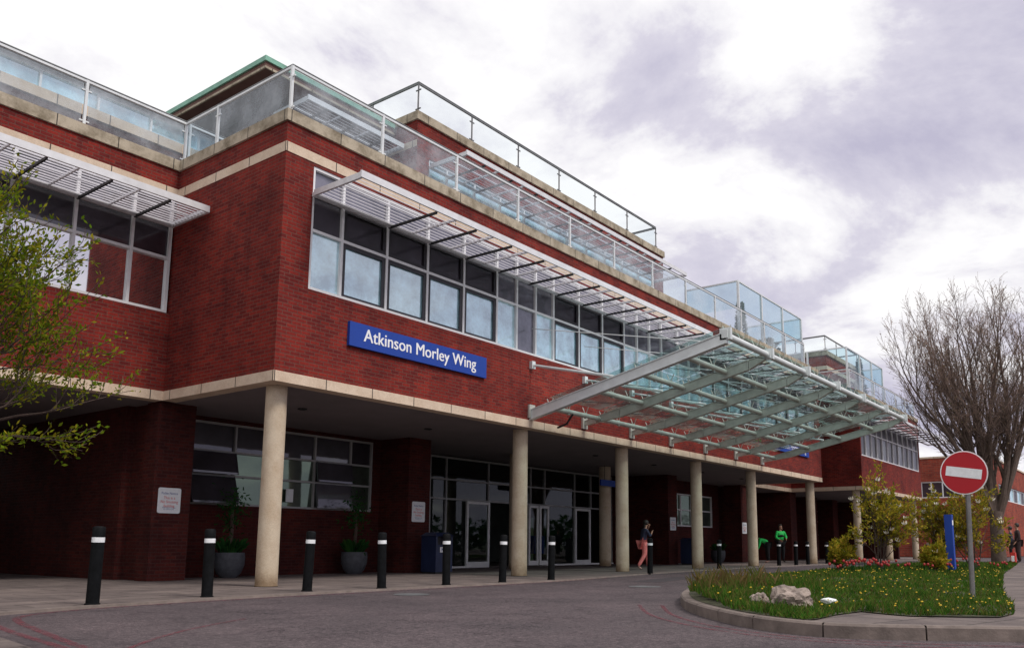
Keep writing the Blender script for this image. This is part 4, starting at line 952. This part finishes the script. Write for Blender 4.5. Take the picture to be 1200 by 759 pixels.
def magnolia(x,y,h,wd,seed,label,nflow):
    rnd=random.Random(seed); t=thing('magnolia_shrub',label,'shrub',(x,y,.1),'flowering magnolia shrubs on the island')
    st_=MB(); tips=[]; base=Vector((x,y,.1))
    for k in range(6):
        a=6.283*k/6+rnd.random(); sp_=rnd.uniform(.1,.55)*wd
        d=Vector((math.cos(a)*sp_,math.sin(a)*sp_,1.0))
        if k==0: d=Vector((0,0,1))
        branch(st_,base+Vector((math.cos(a)*.06,math.sin(a)*.06,0)),d,h*rnd.uniform(.34,.42)*(1.25 if k==0 else 1),.026,3,rnd,tips,.65,.05,4,3,.60,.005,5,.12,.25)
    st_.build('stems','bark',t)
    lf=MB(); ends=[]
    for pts,d in tips:
        for k in range(1,len(pts)):
            for j in range(4):
                if rnd.random()<.42: continue
                leaf(lf,pts[k]+Vector((rnd.gauss(0,.03),rnd.gauss(0,.03),rnd.gauss(0,.03))),d+Vector((rnd.gauss(0,.8),rnd.gauss(0,.8),rnd.gauss(.2,.6))),rnd.uniform(.07,.14),rnd.uniform(.035,.06),rnd)
        ends.append(pts[-1])
    lf.build('crown','magleaf',t)
    rnd.shuffle(ends); first=None
    for q in ends[:nflow]:
        fbm=MB()
        for k in range(7):
            a=6.283*k/7; o_1=Vector((math.cos(a),math.sin(a),0)); s=Vector((-math.sin(a),math.cos(a),0))*.03
            fbm.add([o_1*.01,o_1*.075+s*1.3+Vector((0,0,.03)),o_1*.11+Vector((0,0,.14)),o_1*.075-s*1.3+Vector((0,0,.03))],[(0,1,2,3)])
        if first is None:
            me=bpy.data.meshes.new('flower'); me.from_pydata(fbm.v,[],fbm.f); me.materials.append(M['petal']); first=me
        o=bpy.data.objects.new('flower',first); col.objects.link(o); o.parent=t; o.location=q-Vector((x,y,.1))+Vector((0,0,-.02)); o.scale=(.72,.72,.78); o.rotation_euler=(rnd.uniform(-.6,.6),rnd.uniform(-.6,.6),rnd.random()*6)
magnolia(16.0,-6.35,3.3,.55,31,'tallest magnolia shrub with white flowers, left of the blue totem',26)
magnolia(20.5,-7.0,2.8,.8,32,'middle magnolia shrub with white flowers just left of the blue totem',28)
magnolia(20.3,-8.05,3.1,1.05,33,'bushy golden magnolia shrub behind the no entry sign pole',22)
magnolia(15.6,-7.85,.85,.7,37,'low bronze leaved magnolia shrub in front of the blue totem foot',2)
magnolia(15.0,-5.55,1.0,.4,35,'low sparse magnolia shrub in front of the far columns',2)
def shrub(x,y,z,h,w_,n,label,seed,cone=False):
    rnd=random.Random(seed); t=thing('terrace_shrub',label,'shrub',(x,y,z),'evergreen shrubs on the roof terraces')
    MB().tube([(x,y,z),(x,y,z+h*.5)],.03,6).lathe((x,y,z),[(.2,0),(.25,.35),(.22,.35)],14).build('pot','pot',t)
    b=MB()
    for i in range(n):
        zz=rnd.random(); rr=w_*(1-zz*.85 if cone else math.sqrt(max(.05,1-(zz*2-1)**2)))*math.sqrt(rnd.random())
        a=rnd.uniform(0,6.283); p=Vector((x+rr*math.cos(a),y+rr*math.sin(a),z+.3+zz*(h-.3)))
        leaf(b,p,Vector((math.cos(a),math.sin(a),rnd.gauss(.4,.4))),.16,.07,rnd)
    b.build('crown','darkleaf',t)
shrub(25.0,1.5,RZ-.2,2.5,.32,900,'tall thin conifer behind the tall glass screen',1,True)
shrub(28.2,1.6,RZ-.2,1.5,.55,800,'round evergreen bush at the right end of the tall glass screen',2)
shrub(40.6,1.4,RZ-.2,1.3,.9,900,'spreading evergreen bush behind the far terrace screen',3)
shrub(41.6,1.2,RZ-.2,2.9,.35,900,'narrow conifer rising in the far terrace screen',4,True)
# pollard tree at the right edge
pt=thing('pollarded_tree','small dark pollarded tree near the right edge in front of the orange brick','tree',(36,-11.9,0))
b=MB(); rnd=random.Random(3); tips=[]
b.tube([(36,-11.9,0),(36.05,-11.9,1.5),(36,-11.85,2.2)],[.14,.11,.12],8)
for s,dz in ((-.45,.7),(-.2,1),(.2,1),(.5,.6)): branch(b,Vector((36,-11.85,2.15)),side_*s+Vector((0,0,dz)) if False else Vector((rt.x*s,rt.y*s,dz)),.9,.07,2,rnd,tips,.5,.1,4,2,.6,.02,5,.15,.4)
b.build('trunk','bark',pt)
# background tree belts: beyond the far block, and across the road behind the camera (seen in the glass)
def belt(name,pts,h,label,n,seed,mat='darkleaf'):
    rnd=random.Random(seed); b=MB(); P=[Vector(p) for p in pts]
    for i in range(n):
        k=rnd.randrange(len(P)-1); q=P[k].lerp(P[k+1],rnd.random()); s=q.x*.35+q.y*.21
        hh=h*(.72+.28*math.sin(s)*math.sin(s*.37+1)); z=rnd.random()**.8*hh
        p=Vector((q.x+rnd.gauss(0,1.0),q.y+rnd.gauss(0,1.0),z)); d=Vector((rnd.gauss(0,1),rnd.gauss(0,1),rnd.gauss(0,.7)))
        leaf(b,p,d,rnd.uniform(.7,1.3),rnd.uniform(.5,.9),rnd)
    tag(b.build(name,mat),label,'trees',kind='stuff')
belt('far_trees',[(125,-60),(130,-20),(140,20)],7,'distant belt of dark trees beyond the far block',2500,4)
belt('far_trees',[(-40,-36),(0,-42),(50,-42),(100,-34)],4.6,'belt of dark trees across the road from the building',5000,5)

# ------------------------------------------------------------------ people
def grow(verts,edges,root,sub=1):
    me=bpy.data.meshes.new('t'); me.from_pydata([v[0] for v in verts],edges,[]); o=bpy.data.objects.new('tmp_skin',me); col.objects.link(o)
    md=o.modifiers.new('s','SKIN'); md.use_smooth_shade=True; md.branch_smoothing=.5
    sv=me.skin_vertices[0].data
    for i,v in enumerate(verts):
        r=v[1]; sv[i].radius=(r,r) if not isinstance(r,tuple) else r; sv[i].use_root=(i==root)
    s2=o.modifiers.new('u','SUBSURF'); s2.levels=sub; s2.render_levels=sub
    dg=bpy.context.evaluated_depsgraph_get(); dg.update(); r_=bpy.data.meshes.new_from_object(o.evaluated_get(dg)); bpy.data.objects.remove(o); return r_
BASE=dict(pel=((0,0,.93),.13),spi=((0,0,1.08),.115),che=((0,0,1.27),.14),nec=((0,.01,1.43),.055),hb=((0,-.01,1.50),.07),hd=((0,-.02,1.58),.088),ht=((0,-.01,1.65),.07),
 sl=((.17,0,1.37),.058),el=((.23,.03,1.10),.042),wl=((.24,-.06,.87),.027),
 sr=((-.17,0,1.37),.058),er=((-.23,.03,1.10),.042),wr=((-.24,-.06,.87),.027),
 hl=((.09,0,.88),.088),kl=((.10,-.02,.48),.058),al=((.10,.02,.09),.038),tl=((.11,-.14,.04),.034),
 hr=((-.09,0,.88),.088),kr=((-.10,-.02,.48),.058),ar=((-.10,.02,.09),.038),tr=((-.11,-.14,.04),.034))
ED=[('pel','spi'),('spi','che'),('che','nec'),('nec','hb'),('hb','hd'),('hd','ht'),('che','sl'),('sl','el'),('el','wl'),('che','sr'),('sr','er'),('er','wr'),
 ('pel','hl'),('hl','kl'),('kl','al'),('al','tl'),('pel','hr'),('hr','kr'),('kr','ar'),('ar','tr')]
def person(loc,yaw_,label,pose,mats,scale=1.0,hair='hairdark',jacket=None,long_hair=False,vest=None,skirt=None):
    t=thing('person',label,'person',loc); J={k:[Vector(v[0]),v[1]] for k,v in BASE.items()}
    for k,v in pose.items(): J[k][0]=Vector(v)
    keys=list(J); vs=[(J[k][0],J[k][1]) for k in keys]; es=[(keys.index(a),keys.index(b2)) for a,b2 in ED]
    me=grow(vs,es,keys.index('pel'))
    grp={'skin':('nec','hb','hd','ht','wl','wr'),'top':('spi','che','sl','el','sr','er'),'leg':('pel','hl','kl','hr','kr'),'shoe':('al','tl','ar','tr')}
    which={k:g for g,ks in grp.items() for k in ks}; order=['skin','top','leg','shoe']
    for m in mats: me.materials.append(M[m])
    for p in me.polygons:
        c=p.center; k=min(keys,key=lambda k_:(J[k_][0]-c).length/(J[k_][1]+.05)); p.material_index=order.index(which[k]); p.use_smooth=True
    bm=bmesh.new(); bm.from_mesh(me)
    # hands: palm + five fingers each, joined to the body mesh
    for sfx,sg in (('l',1),('r',-1)):
        wv=J['w'+sfx][0]; d=(wv-J['e'+sfx][0]).normalized(); s=d.cross(Vector((0,1,0.2))).normalized(); hv=[(wv,.024),(wv+d*.05,.03),(wv+d*.085,.03)]; he=[(0,1),(1,2)]
        for k,(o2,l) in enumerate(((-.030,.065),(-.010,.078),(.010,.074),(.030,.058))):
            a=len(hv); hv+=[(wv+d*.095+s*o2,.0095),(wv+d*(.095+l*.55)+s*o2*1.15,.0085),(wv+d*(.095+l)*.98+s*o2*1.2+Vector((0,-.012,0)),.007)]; he+=[(2,a),(a,a+1),(a+1,a+2)]
        a=len(hv); hv+=[(wv+d*.045-s*.04,.011),(wv+d*.085-s*.062+Vector((0,-.015,0)),.009)]; he+=[(1,a),(a,a+1)]
        hm=grow(hv,he,1,0)
        for p in hm.polygons: p.material_index=0
        bm.from_mesh(hm)
    # nose, eyes, ears
    hc=J['hd'][0]; axu=(J['ht'][0]-J['hb'][0]).normalized(); fd=(Vector((0,-1,0))-axu*Vector((0,-1,0)).dot(axu))
    fd=fd.normalized() if fd.length>.1 else Vector((0,0,-1)); sd=fd.cross(axu)
    for off,r in ((fd*.088-axu*.005,.014),(sd*.085,.016),(-sd*.085,.016)):
        bmesh.ops.create_icosphere(bm,subdivisions=1,radius=r,matrix=Matrix.Translation(hc+off))
    bm.to_mesh(me); bm.free()
    S=Matrix.Rotation(yaw_,4,'Z')@Matrix.Scale(scale,4)
    me.transform(S); o=bpy.data.objects.new('body',me); col.objects.link(o); o.parent=t
    b=MB()
    for sg in (-1,1): b.lathe(tuple(hc+fd*.083+sd*.03*sg+axu*.018),[(.001,-.007),(.009,0),(.001,.007)],8)
    me2=bpy.data.meshes.new('eyes'); me2.from_pydata(b.v,[],b.f); me2.materials.append(M['casement']); me2.transform(S); oo=bpy.data.objects.new('eyes',me2); col.objects.link(oo); oo.parent=t
    bm=bmesh.new(); bmesh.ops.create_icosphere(bm,subdivisions=3,radius=.103,matrix=Matrix.Translation(hc+axu*.03-fd*.022))
    bmesh.ops.delete(bm,geom=[v for v in bm.verts if (v.co-hc).dot(fd)>.045 and (v.co-hc).dot(axu)<.07 or (v.co-hc).dot(axu)<-.06],context='VERTS')
    if long_hair:
        q=bmesh.new(); bmesh.ops.create_icosphere(bm,subdivisions=2,radius=.075,matrix=Matrix.Translation(hc-fd*.06-axu*.10)@Matrix.Diagonal((1,.6,1.7,1)))
    me3=bpy.data.meshes.new('hair'); bm.to_mesh(me3); bm.free(); me3.materials.append(M[hair]); me3.transform(S)
    for p in me3.polygons: p.use_smooth=True
    oh=bpy.data.objects.new('hair',me3); col.objects.link(oh); oh.parent=t
    def shell(name,ks,mat,k=1.18,extra=.012,short=()):
        kk=[x for x in keys if x in ks]; v2=[]
        for x in kk:
            p=J[x][0].copy(); 
            if x in('wl','wr'): e_='e'+x[1]; p=J[e_][0].lerp(p,.9)
            v2.append((p,J[x][1]*k+extra))
        e2=[(kk.index(a),kk.index(b2)) for a,b2 in ED if a in kk and b2 in kk]
        mm=grow(v2,e2,0,1); mm.materials.clear(); mm.materials.append(M[mat]); mm.transform(S)
        for p in mm.polygons: p.use_smooth=True; p.material_index=0
        q=bpy.data.objects.new(name,mm); col.objects.link(q); q.parent=t; return q
    if jacket: shell('jacket',('pel','spi','che','sl','el','wl','sr','er','wr'),jacket)
    if vest: shell('vest',('spi','che'),vest,1.25,.03)
    if skirt: shell('trousers',('pel','hl','kl','al','hr','kr','ar'),skirt,1.22,.012)
    return t
# walking woman in pink: moving to the right in view, leaning forward, phone to face
person((15.3,1.0,0),math.radians(60),'person in pink trousers and dark patterned top walking with a hand raised to the face',
  dict(al=(.08,-.22,.10),kl=(.10,-.20,.50),tl=(.09,-.36,.05),ar=(-.08,.26,.12),kr=(-.10,.02,.50),tr=(-.09,.14,.03),che=(0,-.05,1.27),nec=(0,-.07,1.43),hb=(0,-.10,1.49),hd=(0,-.12,1.56),ht=(0,-.12,1.63),
   sl=(.16,-.05,1.36),el=(.2,-.18,1.16),wl=(.1,-.24,1.40),sr=(-.16,-.04,1.36),er=(-.22,-.14,1.12),wr=(-.08,-.28,1.24)),
  ['skin','navycloth','pinkcloth','paleshoe'],.97,skirt='pinkcloth',long_hair=True)
person((31.6,2.6,0),math.radians(-40),'person standing in a bright green jacket with black vest beside the columns',
  dict(el=(.24,-.06,1.12),wl=(.14,-.24,1.05),er=(-.24,-.02,1.10),wr=(-.16,-.22,1.0)),['skin','hivis','blackcloth','shoe'],1.1,jacket='hivis',vest='blackcloth',skirt='blackcloth')
person((29.9,2.6,0),math.radians(-143),'person in a bright green jacket bending forward beside the fifth column',
  dict(spi=(0,-.12,1.03),che=(0,-.33,1.12),nec=(0,-.48,1.15),hb=(0,-.54,1.15),hd=(0,-.61,1.13),ht=(0,-.67,1.10),sl=(.17,-.40,1.12),sr=(-.17,-.40,1.12),el=(.2,-.44,.86),er=(-.2,-.44,.86),wl=(.15,-.52,.62),wr=(-.15,-.52,.62)),
  ['skin','hivis','blackcloth','paleshoe'],1.0,jacket='hivis',skirt='blackcloth')
person((39.2,1.0,0),math.radians(-20),'person in a lilac top standing among the far columns',dict(wl=(.16,-.2,1.02),wr=(-.16,-.2,1.02)),['skin','lilac','blackcloth','shoe'],1.0,jacket='lilac',skirt='blackcloth')
person((34.2,-7.45,.1),math.radians(200),'person in a long dark coat on the path at the right edge',dict(wl=(.2,-.12,.9)),['skin','browncloth','blackcloth','shoe'],1.05,jacket='browncloth',skirt='browncloth')
person((36.5,-6.85,.1),math.radians(190),'person in dark clothes partly hidden behind the long coated person',{},['skin','navycloth','blackcloth','shoe'],1.0,jacket='navycloth',skirt='blackcloth')
bg_=thing('shopping_bag','red bag with white panel low beside the long dark coat at the right edge','bag',(32.6,-7.45,.1))
gx_,gy_=32.6,-7.45
MB().box(gx_-.18,gx_+.18,gy_-.09,gy_+.09,.1,.58).build('bag_body','redbag',bg_); MB().box(gx_-.187,gx_-.183,gy_-.06,gy_+.06,.2,.44).build('panel','signwhite',bg_)
MB().tube([(gx_-.1,gy_,.58),(gx_-.08,gy_,.72),(gx_+.08,gy_,.72),(gx_+.1,gy_,.58)],.01,5).build('handle','redbag',bg_)
